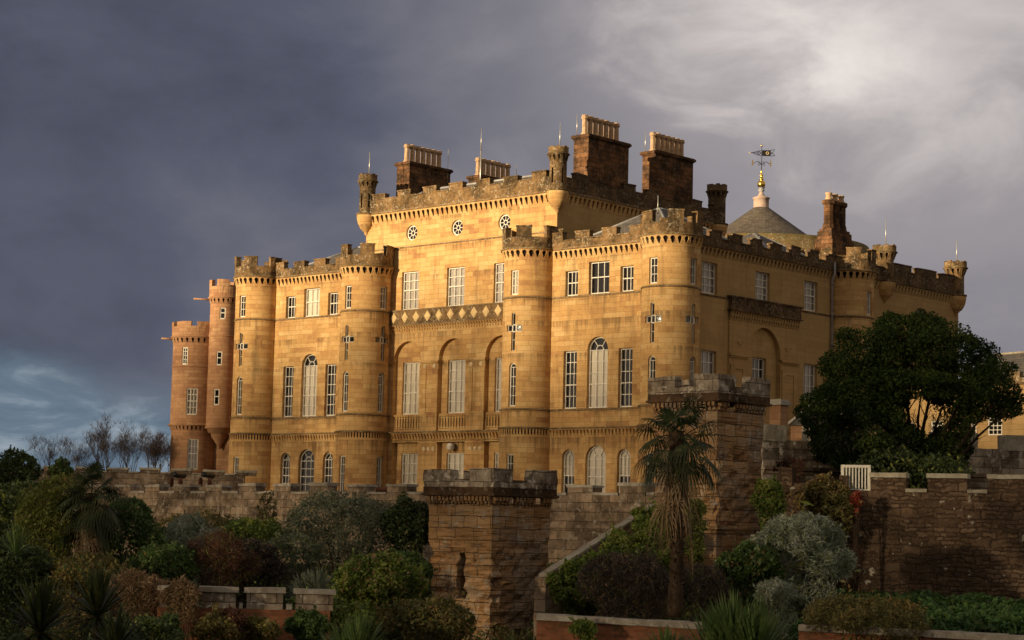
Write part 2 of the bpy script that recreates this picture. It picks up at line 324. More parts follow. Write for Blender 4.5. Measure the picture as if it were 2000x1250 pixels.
# ------------------------------------------------------------------ mesh building
COL = S.collection
class MB:
    def __init__(s): s.v = []; s.f = []; s.uv = []; s.mi = []; s.sm = []; s.base = 0
    def add(s, verts, faces, uvs=None, mi=0, smooth=False):
        o = len(s.v); s.v.extend([tuple(p) for p in verts])
        for k, f in enumerate(faces):
            s.f.append([o+i for i in f]); s.mi.append(mi); s.sm.append(smooth)
            if uvs is not None: s.uv.append([uvs[i] for i in f])
            else:
                P = [Vector(verts[i]) for i in f]; nrm = (P[1]-P[0]).cross(P[2]-P[0])
                if nrm.length < 1e-12: nrm = Vector((0, 0, 1))
                nrm.normalize()
                if abs(nrm.z) > .8: s.uv.append([(p.x, p.y) for p in P])
                else:
                    t = Vector((-nrm.y, nrm.x, 0)).normalized()
                    s.uv.append([(p.dot(t), p.z) for p in P])
    def box(s, x0, x1, y0, y1, z0, z1, mi=0):
        v = [(x, y, z) for z in (z0, z1) for y in (y0, y1) for x in (x0, x1)]
        s.add(v, [(0, 2, 3, 1), (4, 5, 7, 6), (0, 1, 5, 4), (2, 6, 7, 3), (0, 4, 6, 2), (1, 3, 7, 5)], None, mi)
    def obox(s, c, ax, w, d, z0, z1, mi=0, jit=0.0):
        """box centred at c=(x,y), long axis direction ax, width w along ax, depth d across"""
        ax = Vector((ax[0], ax[1], 0)).normalized(); pr = Vector((-ax.y, ax.x, 0)); c = Vector((c[0], c[1], 0)); v = []
        for z in (z0, z1):
            for b in (-d/2, d/2):
                for a in (-w/2, w/2):
                    p = c + ax*(a+random.uniform(-jit, jit)) + pr*(b+random.uniform(-jit, jit)); v.append((p.x, p.y, z+random.uniform(-jit, jit)))
        s.add(v, [(0, 2, 3, 1), (4, 5, 7, 6), (0, 1, 5, 4), (2, 6, 7, 3), (0, 4, 6, 2), (1, 3, 7, 5)], None, mi)
    def uzbox(s, mp, u0, u1, z0, z1, d0, d1, seg=1, mi=0, jz=0.0, smooth=False):
        """box in wall space; d is depth into the wall (negative = proud)"""
        us = [u0+(u1-u0)*i/seg for i in range(seg+1)]
        v = []; uvs = []
        ja, jb = random.uniform(-jz, jz), random.uniform(-jz, jz)
        for i, u in enumerate(us):
            j = ja + (jb-ja)*i/seg
            for (d, z) in ((d0, z0), (d0, z1+j), (d1, z1+j), (d1, z0)):
                v.append(mp(u, z, d)); uvs.append((u + (d if d else 0), z))
        F = []
        for i in range(seg):
            a = i*4; b = a+4
            F += [(a, b, b+1, a+1), (a+1, b+1, b+2, a+2), (a+2, b+2, b+3, a+3), (a+3, b+3, b, a)]
        e = seg*4
        F += [(0, 1, 2, 3), (e+3, e+2, e+1, e)]
        s.add(v, F, None if seg == 1 else uvs, mi, False)
    def band(s, mp, pts, wd, d0, d1, mi=0, closed=False):
        """bar of width wd following pts in (u,z), from depth d0 to d1"""
        n_ = len(pts); L = []; R = []
        for i in range(n_):
            a = pts[(i-1) % n_] if (closed or i > 0) else pts[i]; b = pts[(i+1) % n_] if (closed or i < n_-1) else pts[i]
            t = Vector((b[0]-a[0], b[1]-a[1])); t.normalize(); q = Vector((-t.y, t.x))*wd/2
            L.append((pts[i][0]+q.x, pts[i][1]+q.y)); R.append((pts[i][0]-q.x, pts[i][1]-q.y))
        m_ = n_ if closed else n_-1; v = []; F = []
        for i in range(n_):
            v += [mp(*R[i], d0), mp(*L[i], d0), mp(*L[i], d1), mp(*R[i], d1)]
        for i in range(m_):
            a = i*4; b = ((i+1) % n_)*4
            F += [(a, b, b+1, a+1), (a+1, b+1, b+2, a+2), (a+2, b+2, b+3, a+3), (a+3, b+3, b, a)]
        if not closed:
            e = (n_-1)*4; F += [(0, 1, 2, 3), (e+3, e+2, e+1, e)]
        s.add(v, F, None, mi)
    def poly(s, mp, pts, d, mi=0): s.add([mp(u, z, d) for u, z in pts], [tuple(range(len(pts)))], [(u, z) for u, z in pts], mi)
    def lathe(s, c, prof, seg=24, a0=0.0, a1=2*PI, mi=0, smooth=True, cap=False):
        full = abs(a1-a0-2*PI) < 1e-6
        n_ = seg if full else seg+1; v = []; uvs = []
        for (r, z) in prof:
            for i in range(n_):
                a = a0+(a1-a0)*i/seg; v.append((c[0]+r*math.sin(a), c[1]-r*math.cos(a), z)); uvs.append((a*max(r, .3), z))
        F = []
        for k in range(len(prof)-1):
            for i in range(seg):
                j = (i+1) % n_
                F.append((k*n_+i, k*n_+j, (k+1)*n_+j, (k+1)*n_+i))
        s.add(v, F, None if full and len(prof) < 0 else uvs, mi, smooth)
        if full:   # repair the seam uv
            pass
        if cap: s.add([v[(len(prof)-1)*n_+i] for i in range(n_)], [tuple(range(n_))], None, mi)
    def tube(s, pts, rads, seg=6, mi=0, smooth=True, cap=True):
        P = [Vector(p) for p in pts]; v = []
        if isinstance(rads, (int, float)): rads = [rads]*len(P)
        prev = None
        for i, p in enumerate(P):
            t = (P[min(i+1, len(P)-1)]-P[max(i-1, 0)]).normalized()
            a = Vector((0, 0, 1)) if abs(t.z) < .9 else Vector((1, 0, 0))
            if prev is not None and (prev - t*prev.dot(t)).length > 1e-3: x = (prev - t*prev.dot(t)).normalized()
            else: x = t.cross(a).normalized()
            prev = x; y = t.cross(x)
            for k in range(seg):
                an = 2*PI*k/seg; v.append(p + x*(rads[i]*math.cos(an)) + y*(rads[i]*math.sin(an)))
        F = [(i*seg+k, i*seg+(k+1) % seg, (i+1)*seg+(k+1) % seg, (i+1)*seg+k) for i in range(len(P)-1) for k in range(seg)]
        if cap: F += [tuple(range(seg))[::-1], tuple((len(P)-1)*seg+k for k in range(seg))]
        s.add(v, F, None, mi, smooth)
    def build(s, name, mats, parent=None, loc=None):
        if not getattr(s, 'single', False) and name in ('battlement', 'string_course', 'chimney_stack') and abs(s.v[0][1]) > 60:      # old stone is never quite true
            for i, p in enumerate(s.v):
                q = Vector(p); d_ = mnoise.noise_vector(q*1.9)*.035 + mnoise.noise_vector(q*6)*.02
                if name != 'battlement': d_ *= .45
                s.v[i] = (p[0]+d_.x, p[1]+d_.y, p[2]+d_.z*(1.0 if name == 'battlement' else .6))
        if name in ('string_course', 'corbel_table') and not getattr(s, 'single', False):   # one object per band
            par_ = list(range(len(s.v)))
            def find(i):
                while par_[i] != i: par_[i] = par_[par_[i]]; i = par_[i]
                return i
            for f in s.f:
                r0 = find(f[0])
                for i in f[1:]: par_[find(i)] = r0
            comp = {}
            for i, p in enumerate(s.v): c_ = comp.setdefault(find(i), [p[2], p[2]]); c_[0] = min(c_[0], p[2]); c_[1] = max(c_[1], p[2])
            cl = []
            for lo_, hi_ in sorted(comp.values()):
                if cl and lo_ <= cl[-1][1]+.12: cl[-1][1] = max(cl[-1][1], hi_)
                else: cl.append([lo_, hi_])
            if len(cl) > 1:
                ob = None
                for lo_, hi_ in cl:
                    q = MB(); q.single = True; mp_ = {}
                    for k, f in enumerate(s.f):
                        if lo_-1e-6 <= s.v[f[0]][2] <= hi_+1e-6:
                            nf = []
                            for i in f:
                                if i not in mp_: mp_[i] = len(q.v); q.v.append(s.v[i])
                                nf.append(mp_[i])
                            q.f.append(nf); q.uv.append(s.uv[k]); q.mi.append(s.mi[k]); q.sm.append(s.sm[k])
                    if q.f: ob = q.build(name, mats, parent, loc)
                return ob
        me = bpy.data.meshes.new(name); me.from_pydata(s.v, [], s.f)
        if not isinstance(mats, (list, tuple)): mats = [mats]
        for m_ in mats: me.materials.append(m_)
        me.polygons.foreach_set('material_index', s.mi); me.polygons.foreach_set('use_smooth', s.sm)
        ul = me.uv_layers.new(name='UVMap'); ul.data.foreach_set('uv', np.array([c for f in s.uv for p in f for c in p], dtype=np.float32))
        me.update()
        ob = bpy.data.objects.new(name, me); COL.objects.link(ob)
        if parent is not None:
            ob.parent = parent
            if parent.type == 'EMPTY': ob.matrix_parent_inverse = Matrix.Translation(-Vector(parent.location))
        if loc is not None: ob.location = loc
        return ob
def flat(x0, y0, tx, ty):
    """wall map: u metres along (tx,ty) measured as a world coordinate when the wall is axis aligned"""
    def mp(u, z, d):
        return (x0+tx*u+(-ty)*d, y0+ty*u+tx*d, z)
    return mp
def south(Y): return lambda u, z, d: (u, Y+d, z)
def eastw(X): return lambda u, z, d: (X-d, u, z)
def westw(X): return lambda u, z, d: (X+d, -u, z)
def cyl(cx, cy, R):
    def mp(u, z, d):
        a = u/R; r = R-d
        return (cx+r*math.sin(a), cy-r*math.cos(a), z)
    return mp
def arc(cu, cz, r, a0, a1, n_): return [(cu+r*math.cos(a0+(a1-a0)*i/n_), cz+r*math.sin(a0+(a1-a0)*i/n_)) for i in range(n_+1)]
def rectp(u0, u1, z0, z1): return [(u0, z0), (u1, z0), (u1, z1), (u0, z1)]
def archp(c, hw, z0, zt, n_=14):
    """round-headed opening, top at zt"""
    sp = zt-hw; return [(c-hw, z0), (c+hw, z0)] + arc(c, sp, hw, 0, PI, n_)
def inside(pt, poly):
    x, y = pt; r = False; j = len(poly)-1
    for i in range(len(poly)):
        xi, yi = poly[i]; xj, yj = poly[j]
        if (yi > y) != (yj > y) and x < (xj-xi)*(y-yi)/(yj-yi)+xi: r = not r
        j = i
    return r
def sheet(mb, mp, outline, holes=(), depth=.22, cuts=(), mi=0, smooth=False, back=None, backmi=1, depths=None, uoff=0.0):
    V = []; E = []
    def addpoly(p):
        o_ = len(V); V.extend([Vector(q) for q in p]); E.extend([(o_+i, o_+(i+1) % len(p)) for i in range(len(p))])
    addpoly(outline)
    for h in holes: addpoly(h)
    z0 = min(p[1] for p in outline); z1 = max(p[1] for p in outline)
    for c in cuts:
        o_ = len(V); V.extend([Vector((c, z0)), Vector((c, z1))]); E.append((o_, o_+1))
    vo, eo, fo, _, _, _ = delaunay_2d_cdt(V, E, [], 0, 1e-5)
    T = []
    bbs = [(min(p[0] for p in h), max(p[0] for p in h), min(p[1] for p in h), max(p[1] for p in h)) for h in holes]
    for f in fo:
        cx = sum(vo[i].x for i in f)/len(f); cz = sum(vo[i].y for i in f)/len(f)
        if len(outline) > 4 and not inside((cx, cz), outline): continue
        bad = False
        for h, b in zip(holes, bbs):
            if b[0] <= cx <= b[1] and b[2] <= cz <= b[3] and inside((cx, cz), h): bad = True; break
        if not bad:
            a, b_, c_ = [vo[i] for i in f[:3]]
            ar = (b_.x-a.x)*(c_.y-a.y)-(b_.y-a.y)*(c_.x-a.x)
            if abs(ar) > 1e-9: T.append(tuple(f) if ar > 0 else tuple(f)[::-1])
    mb.add([mp(p.x, p.y, 0) for p in vo], T, [(p.x+uoff, p.y) for p in vo], mi, smooth)
    for k, h in enumerate(holes):
        dp = depths[k] if depths else depth
        n_ = len(h); vv = [mp(u, z, 0) for u, z in h] + [mp(u, z, dp) for u, z in h]
        area = sum(h[i][0]*h[(i+1) % n_][1]-h[(i+1) % n_][0]*h[i][1] for i in range(n_))
        F = [(i, i+n_, (i+1) % n_+n_, (i+1) % n_) if area < 0 else (i, (i+1) % n_, (i+1) % n_+n_, i+n_) for i in range(n_)]
        mb.add(vv, [f[::-1] for f in F], None, mi)
        if back and n_ == 12 and abs(h[2][1]-h[3][1]) < 1e-9:      # cross-shaped opening
            for q in (rectp(h[0][0], h[1][0], h[0][1], h[5][1]), rectp(h[10][0], h[0][0], h[2][1], h[4][1]), rectp(h[1][0], h[3][0], h[2][1], h[4][1])): mb.poly(mp, q, dp+back, backmi)
        elif back: mb.poly(mp, h if area > 0 else h[::-1], dp+(back if back > 0 else 0), backmi)

def tag(o, label=None, cat=None, group=None, kind=None):
    if label: o['label'] = label
    if cat: o['category'] = cat
    if group: o['group'] = group
    if kind: o['kind'] = kind
    return o
def thing(name, loc=(0, 0, 0), **k):
    k.setdefault('kind', 'thing')
    o = bpy.data.objects.new(name, None); COL.objects.link(o); o.location = loc; o.empty_display_size = .5
    return tag(o, **k)

# ------------------------------------------------------------------ windows
def window(par, mp, c, z0, z1, hw, cols, rows, d=.20, arch=False, blind=None, bmat='blind', fan=False, meet=None, name='window', sill=.09):
    """sash window set d metres deep in an opening: white frame and bars, glass pane, blind"""
    f = MB(); fw_ = .075
    u0, u1 = c-hw, c+hw; zs = z1-hw if arch else z1
    dd0, dd1 = d, d+.09
    f.uzbox(mp, u0, u0+fw_, z0, zs, dd0, dd1); f.uzbox(mp, u1-fw_, u1, z0, zs, dd0, dd1)
    f.uzbox(mp, u0+fw_, u1-fw_, z0, z0+sill, dd0-.03, dd1-.01)
    if not arch: f.uzbox(mp, u0+fw_, u1-fw_, z1-fw_, z1, dd0+.002, dd1)
    bar = .044 if hw > .3 else .034
    iu0, iu1 = u0+fw_, u1-fw_
    ztop = zs if not arch else zs
    for i in range(1, cols):
        u = iu0+(iu1-iu0)*i/cols
        f.uzbox(mp, u-bar/2, u+bar/2, z0+sill, ztop-(0 if arch else fw_), dd0+.015, dd1-.02)
    hz = [z0+sill+(ztop-z0-sill)*j/rows for j in range(1, rows)]
    for j, z in enumerate(hz):
        t = .065 if (meet is not None and j+1 == meet) else bar
        f.uzbox(mp, iu0, iu1, z-t/2, z+t/2, dd0+(.0 if t > .05 else .018), dd1-.018)
    if arch:
        R_ = hw-fw_/2
        f.band(mp, arc(c, zs, R_, 0, PI, 18), fw_, dd0+.001, dd1)
        f.uzbox(mp, iu0, iu1, zs-bar/2, zs+bar/2, dd0+.012, dd1-.022)
        ri = hw*.36
        if fan or hw > .35:
            f.band(mp, arc(c, zs, ri, 0, PI, 10), bar, dd0+.014, dd1-.024)
            for a in ((PI*.30, PI*.70) if hw > .6 else (PI*.5,)):
                f.band(mp, [(c+ri*math.cos(a), zs+ri*math.sin(a)), (c+(R_-.02)*math.cos(a), zs+(R_-.02)*math.sin(a))], bar, dd0+.016, dd1-.026)
    w_ = f.build(name, M['white'], par)
    outline = archp(c, hw-.02, z0+.02, z1-.02) if arch else rectp(u0+.02, u1-.02, z0+.02, z1-.02)
    g_ = MB(); g_.poly(mp, outline, d+.05); g_.build('pane', M['glass'], w_)
    if blind:
        zb0, zb1 = blind
        lo_, hi_ = z0+.03+(ztop-z0)*zb0, z0+.03+(ztop-z0)*zb1
        b = MB()
        hi_ = min(hi_, z1-.04)
        if arch and zb1 <= 1: hi_ = zs-.01
        for k in range(6):   # gentle folds
            ua = iu0+(iu1-iu0)*k/6; ub = iu0+(iu1-iu0)*(k+1)/6
            if arch and hi_ > zs:
                break
            b.add([mp(ua, lo_, d+.13+.004*(k % 2)), mp(ub, lo_, d+.13+.004*((k+1) % 2)), mp(ub, hi_, d+.13+.004*((k+1) % 2)), mp(ua, hi_, d+.13+.004*(k % 2))], [(0, 1, 2, 3)])
        if arch and hi_ > zs: b.poly(mp, archp(c, hw-.05, lo_, z1-.05), d+.13)
        b.build('blind', M[bmat], w_)
    return w_
def cuts(a, b, st):
    n_ = max(1, int(round((b-a)/st))); return [a+(b-a)*i/n_ for i in range(1, n_)]
def ccuts(R, st=6): return [math.radians(a)*R for a in range(-180+st, 180, st)]

def corbels(mb, mp, u0, u1, z0, z1, proj, sp, frac=.5, seg=1, smooth=False, cutl=(), pointed=True, mi=0, bmi=1):
    """overhanging course of little arches between corbels"""
    h = z1-z0
    def mq(u, z, d): return mp(u, z, d - proj*min(1, max(0, (z-z0)/h))**.8)
    n_ = max(1, int(round((u1-u0)/sp))); s_ = (u1-u0)/n_; H = []
    for i in range(n_):
        c = u0+s_*(i+.5); a = s_*frac/2; zt = z0+h*.88; zb = z0+h*.10
        if pointed: H.append([(c-a*.25, zb), (c+a*.25, zb), (c+a, zt-a)] + arc(c, zt-a, a, 0, PI, 6)[1:-1] + [(c-a, zt-a)])
        else: H.append([(c-a, zb), (c+a, zb), (c+a, zt), (c-a, zt)])
    sheet(mb, mq, rectp(u0, u1, z0, z1), H, depth=proj*.75, cuts=cutl, mi=mi, smooth=smooth, back=.001, backmi=bmi)  # recess backs are near-black, shade put into the colour
def crenels(mb, mp, u0, u1, zb, zc, zt, spans, proj=.2, th=.38, seg=1, jz=.05, mi=0):
    """parapet wall up to zc with merlons on the given (u,u) spans up to zt, each with a slightly larger coping"""
    mb.uzbox(mp, u0, u1, zb, zc, -proj, -proj+th, seg=max(1, int(seg*(u1-u0))), mi=mi)
    for (a, b) in spans:
        sg = max(1, int(seg*(b-a)+.5)); j = random.uniform(-jz, jz)
        mb.uzbox(mp, a, b, zc-.02, zt+j-.09, -proj-.006, -proj+th-.006, seg=sg, mi=mi, jz=jz*.3)
        mb.uzbox(mp, a-.03, b+.03, zt+j-.09, zt+j, -proj-.04, -proj+th+.03, seg=sg, mi=mi, jz=jz*.6)
    # low coping in the gaps
    es = sorted([u0]+[q for s_ in spans for q in s_]+[u1]); 
    for a, b in zip(es[::2], es[1::2]):
        if b-a > .15: mb.uzbox(mp, a+.035, b-.035, zc, zc+.06, -proj-.03, -proj+th+.03, seg=max(1, int(seg*(b-a)+.5)), mi=mi, jz=.02)

# ------------------------------------------------------------------ castle
BASE, YF, YM, XE, XC = 4.8, 91.06, 91.96, -70.15, -88.39
castle = thing('castle', (XC, 100, BASE), label='large golden stone castle with round towers, battlements and tall chimneys above the garden walls', cat='castle')
TX = [XC-12.8-5.44, XC-12.8+5.44, XC+12.8-5.44, XC+12.8+5.44]; TR = 1.70
STN = [M['stone'], M['dark']]
def tower(cx, cy, th0, phase, side=True, frontw=True, blind=None, a_from=-180, mats=None, east_only=False):
    ths = [th0] if frontw else []
    if side: ths.append(90)
    b = MB(); rl, rm = 1.77, 1.735
    H = []; 
    for t in ths:
        c = math.radians(t)*rl; H.append(rectp(c-.27, c+.27, 4.95, 7.35))
    sheet(b, cyl(cx, cy, rl), rectp(-PI*rl, PI*rl, BASE-1, 8.50), H, .22, ccuts(rl), smooth=True, back=.10)
    mid = cyl(cx, cy, rm)
    sheet(b, mid, rectp(-PI*rm, PI*rm, 8.98, 10.12), [], cuts=ccuts(rm), smooth=True)
    H = []
    for t in ths:
        c = math.radians(t)*TR
        H += [rectp(c-.30, c+.30, 17.08, 18.62), archp(c, .27, 10.24, 12.92, 10)]
        a, e = .145, .60
        H.append([(c-a, 13.65), (c+a, 13.65), (c+a, 14.84), (c+e, 14.84), (c+e, 15.24), (c+a, 15.24), (c+a, 15.97), (c-a, 15.97), (c-a, 15.24), (c-e, 15.24), (c-e, 14.84), (c-a, 14.84)])
    sheet(b, cyl(cx, cy, TR), rectp(-PI*TR, PI*TR, 10.12, 19.36), H, .22, ccuts(TR), smooth=True, back=.10)
    tw = b.build('round_tower', STN, castle)
    # fluted band, cornice
    b = MB()
    corbels(b, cyl(cx, cy, rl-.02), -PI*rl, PI*rl, 8.50, 8.98, .03, .20, .45, cutl=ccuts(rl, 9), smooth=True, pointed=False)
    corbels(b, cyl(cx, cy, TR), -PI*TR, PI*TR, 19.36, 19.90, .17, .40, .70, cutl=ccuts(TR, 9), smooth=True)
    b.build('corbel_table', STN, tw)
    b = MB()
    b.lathe((cx, cy), [(TR+.02, 17.0), (TR+.06, 16.98), (TR+.06, 16.90), (TR, 16.87)], 48)
    b.lathe((cx, cy), [(rm, 10.14), (rm+.07, 10.12), (rm+.07, 10.03), (rm, 10.0)], 48)
    b.lathe((cx, cy), [(rm, 9.02), (rl+.09, 8.99), (rl+.09, 8.91), (rl+.02, 8.88)], 48)
    b.lathe((cx, cy), [(TR+.17, 19.89), (TR+.25, 19.90), (TR+.25, 19.97), (TR+.12, 20.0)], 48)
    b.build('string_course', M['ledge'], tw)
    b = MB(); mp = cyl(cx, cy, TR); RR = TR
    spans = []
    for k in range(6):
        c = phase+60*k
        if c > 180: c -= 360
        spans.append((math.radians(c-15)*RR, math.radians(c+15)*RR))
    b.uzbox(mp, -PI*RR, PI*RR, 19.96, 20.66, -.14, .2, seg=60)
    for a, e in spans:
        j = random.uniform(-.04, .05)
        b.uzbox(mp, a, e, 20.64, 21.28+j, -.15, .19, seg=5, jz=.02); b.uzbox(mp, a-.03, e+.03, 21.28+j, 21.37+j, -.18, .22, seg=5, jz=.04)
    b.build('battlement', M['parapet'], tw)
    # roof deck inside the parapet
    b = MB(); b.lathe((cx, cy), [(TR+.1, 20.0), (.02, 20.25)], 24); b.build('roof', M['lead'], tw)
    for i, t in enumerate(ths):
        c = math.radians(t)*TR; m1 = cyl(cx, cy, TR)
        window(castle, m1, c, 17.08, 18.62, .30, 2, 3, d=.12, blind=(0, 1) if (blind and i == 0) else None)
        window(castle, m1, c, 10.24, 12.92, .27, 2, 4, d=.12, arch=True)
        window(castle, cyl(cx, cy, rl), math.radians(t)*rl, 4.95, 7.35, .27, 2, 4, d=.12)
        # cross window
        f = MB(); a, e = .145, .60; fr = .035
        P_ = [(c-a, 13.65), (c+a, 13.65), (c+a, 14.84), (c+e, 14.84), (c+e, 15.24), (c+a, 15.24), (c+a, 15.97), (c-a, 15.97), (c-a, 15.24), (c-e, 15.24), (c-e, 14.84), (c-a, 14.84)]
        Q = [(c-a+fr, 13.65+fr), (c+a-fr, 13.65+fr), (c+a-fr, 14.84+fr), (c+e-fr, 14.84+fr), (c+e-fr, 15.24-fr), (c+a-fr, 15.24-fr), (c+a-fr, 15.97-fr), (c-a+fr, 15.97-fr), (c-a+fr, 15.24-fr), (c-e+fr, 15.24-fr), (c-e+fr, 14.84+fr), (c-a+fr, 14.84+fr)]
        for (q0, q1, r0, r1) in ((c-a, c+a, 13.65, 15.97), (c-e, c-a, 14.84, 15.24), (c+a, c+e, 14.84, 15.24)):
            f.uzbox(m1, q0, q0+.036, r0, r1, .11, .17); f.uzbox(m1, q1-.036, q1, r0, r1, .11, .17); f.uzbox(m1, q0+.036, q1-.036, r0, r0+.036, .112, .17); f.uzbox(m1, q0+.036, q1-.036, r1-.036, r1, .112, .17)
        f.uzbox(m1, c-a, c+a, 14.80, 14.86, .125, .185); f.uzbox(m1, c-a, c+a, 15.22, 15.28, .125, .185); f.uzbox(m1, c-a, c+a, 14.30, 14.335, .125, .185)
        w_ = f.build('cross_window', M['white'], castle); g_ = MB()
        for q in (rectp(c-a, c+a, 13.65, 15.97), rectp(c-e, c-a, 14.84, 15.24), rectp(c+a, c+e, 14.84, 15.24)): g_.poly(m1, q, .165)
        g_.build('pane', M['glass'], w_)
    return tw
tower(TX[0], YF, 4, 25, side=False)
tower(TX[1], YF, 0, 45, side=True)
tower(TX[2], YF, 4, 25, side=False, blind=True)
tower(TX[3], YF, 0, 45, side=True)

# the two wings of the south front, and the east front, use the same bands
def bands(b, mp, u0, u1, zs):
    for (z0, z1, pr) in zs: b.uzbox(mp, u0, u1, z0, z1, -pr, .02, seg=max(1, int((u1-u0)/2)), jz=.0)
BANDS = [(16.88, 17.0, .06), (10.0, 10.13, .08), (8.90, 9.0, .20), (19.86, 19.98, .26)]
def wing(c, kind):
    L, R = c-5.44, c+5.44; mp = south(YF)
    b = MB(); s_ = 2.15; H = []
    H += [rectp(c-.80, c+.80, 17.0, 18.97), rectp(c-s_-.50, c-s_+.50, 17.0, 18.54), rectp(c+s_-.50, c+s_+.50, 17.0, 18.54)]
    H += [archp(c, .80, 10.13, 14.42, 20), rectp(c-s_-.53, c-s_+.53, 10.13, 13.64), rectp(c+s_-.53, c+s_+.53, 10.13, 13.64)]
    H += [archp(c, .80, 4.9, 7.90, 20), archp(c-s_, .50, 4.95, 7.68, 14), archp(c+s_, .50, 4.95, 7.68, 14)]
    sheet(b, mp, rectp(L, R, BASE-1, 19.30), H, .34, cuts(L, R, 1.5), back=.12)
    wl = b.build('wing_wall', STN, castle)
    b = MB()
    corbels(b, mp, L+1.5, R-1.5, 19.30, 19.86, .18, .40, .64)
    corbels(b, mp, L+1.5, R-1.5, 8.44, 8.90, .16, .275, .46, pointed=False)
    b.build('corbel_table', STN, wl)
    b = MB(); bands(b, mp, L+1.2, R-1.2, BANDS); b.build('string_course', M['ledge'], wl)
    b = MB(); u = L+1.56
    crenels(b, mp, L+1.3, R-1.3, 19.97, 20.40, 20.92, [(u+2.12*k, min(u+2.12*k+1.10, R-1.45)) for k in range(4)])
    b.build('battlement', M['parapet'], wl)
    return mp, s_
mp, s_ = wing(XC-12.8, 0); c = XC-12.8
window(castle, mp, c, 17.0, 18.97, .80, 3, 2, meet=1, blind=(0, 1)); window(castle, mp, c-s_, 17.0, 18.54, .50, 3, 2, meet=1); window(castle, mp, c+s_, 17.0, 18.54, .50, 3, 2, meet=1)
window(castle, mp, c, 10.13, 14.42, .80, 3, 5, meet=2, arch=True, blind=(0, 1)); window(castle, mp, c-s_, 10.13, 13.64, .53, 3, 5, meet=2); window(castle, mp, c+s_, 10.13, 13.64, .53, 3, 5, meet=2)
window(castle, mp, c, 4.9, 7.90, .80, 3, 4, meet=2, arch=True); window(castle, mp, c-s_, 4.95, 7.68, .50, 3, 4, meet=2, arch=True); window(castle, mp, c+s_, 4.95, 7.68, .50, 3, 4, meet=2, arch=True)
mp, s_ = wing(XC+12.8, 1); c = XC+12.8
window(castle, mp, c, 17.0, 18.97, .80, 3, 2, meet=1, blind=None); window(castle, mp, c-s_, 17.0, 18.54, .50, 3, 2, meet=1); window(castle, mp, c+s_, 17.0, 18.54, .50, 3, 2, meet=1)
window(castle, mp, c, 10.13, 14.42, .80, 3, 5, meet=2, arch=True, blind=(0, 1)); window(castle, mp, c-s_, 10.13, 13.64, .53, 3, 5, meet=2); window(castle, mp, c+s_, 10.13, 13.64, .53, 3, 5, meet=2)
window(castle, mp, c, 4.9, 7.90, .80, 3, 4, meet=2, arch=True, blind=(.0, 1.4)); window(castle, mp, c-s_, 4.95, 7.68, .50, 3, 4, meet=2, arch=True, blind=(.5, 1.4)); window(castle, mp, c+s_, 4.95, 7.68, .50, 3, 4, meet=2, arch=True, blind=(.5, 1.4))

# main block
ML, MR, MN = -96.91, -79.80, 108.60
mp = south(YM); b = MB(); H = []; D = []
AX = [XC-4.15, XC, XC+4.15]
for a in AX:
    H += [arc(a, 22.21, .52, 0, 2*PI, 22)[:-1], rectp(a-.80, a+.80, 17.06, 19.62), archp(a-.05, 1.30, 8.98, 14.98, 22)]
    D += [.22, .24, .30]
sheet(b, mp, rectp(ML, MR, 8.4, 23.14), H, depths=D, cuts=cuts(ML, MR, 1.6), back=0)
# closing faces for the round and upper windows
for a in AX: b.poly(mp, arc(a, 22.21, .52, 0, 2*PI, 22)[:-1], .36, 1); b.poly(mp, rectp(a-.82, a+.82, 17.0, 19.66), .42, 1)
# recessed bays with the tall windows
for a in AX:
    sheet(b, south(YM+.30), archp(a-.05, 1.302, 8.98, 14.982, 22), [rectp(a-.78, a+.78, 10.15, 13.60)], .24, back=.12)
ev = MB()
sheet(ev, eastw(MR), rectp(YM, MN, 15, 23.14), [], cuts=cuts(YM, MN, 3))
ev.build('side_wall', M['stone_east'], castle)
b.add([(ML, MN, 15), (ML, YM, 15), (ML, YM, 23.14), (ML, MN, 23.14)], [(0, 1, 2, 3)]); b.add([(MR, MN, 15), (ML, MN, 15), (ML, MN, 23.14), (MR, MN, 23.14)], [(0, 1, 2, 3)])
# ground storey with piers
G = [rectp(a-1.22-.05, a+1.22-.05, BASE-1, 8.40) for a in AX]
GH = []
sheet(b, mp, rectp(-95.2, -81.5, BASE-1.01, 8.44), [rectp(a-1.27, a+1.17, BASE-1, 8.30) for a in AX], .38, cuts(-95.2, -81.5, 1.5))
for a in AX: sheet(b, south(YM+.38), rectp(a-1.30, a+1.20, BASE-1, 8.32), [rectp(a-.77, a+.77, 4.9, 7.60)], .22, back=.12)
main = b.build('main_wall', STN, castle)
# ornaments: corbels, bands
b = MB()
corbels(b, mp, ML+.1, MR-.1, 23.08, 23.72, .20, .43, .58)
corbels(b, mp, -94.4, -82.0, 15.56, 15.80, .10, .235, .5); corbels(b, mp, -94.4, -82.0, 15.80, 16.04, .20, .235, .5)
corbels(b, mp, -95.2, -81.4, 8.42, 8.90, .24, .275, .48, pointed=False)
corbels(b, eastw(MR), YM+.1, MN-.1, 23.08, 23.72, .20, .43, .58)
b.build('corbel_table', STN, main)
b = MB()
b.uzbox(mp, ML+.3, MR-.3, 23.72, 23.84, -.28, .02, seg=8); b.uzbox(eastw(MR), YM+.3, MN-.3, 23.72, 23.84, -.28, .02, seg=8)
b.uzbox(mp, ML+.001, MR-.001, 21.22, 21.32, -.05, .01); b.uzbox(mp, -94.6, -82, 16.98, 17.06, -.26, .02, seg=6); b.uzbox(mp, -94.6, -82, 16.03, 16.10, -.25, .02, seg=6)
b.uzbox(mp, -95.3, -81.4, 8.90, 9.0, -.30, .02, seg=6)
b.build('string_course', M['ledge'], main)
b = MB(); b.uzbox(mp, -94.6, -82, 16.10, 16.98, -.20, .02, seg=6); 
b.build('diamond_band', M['parapet'], main)
b = MB()
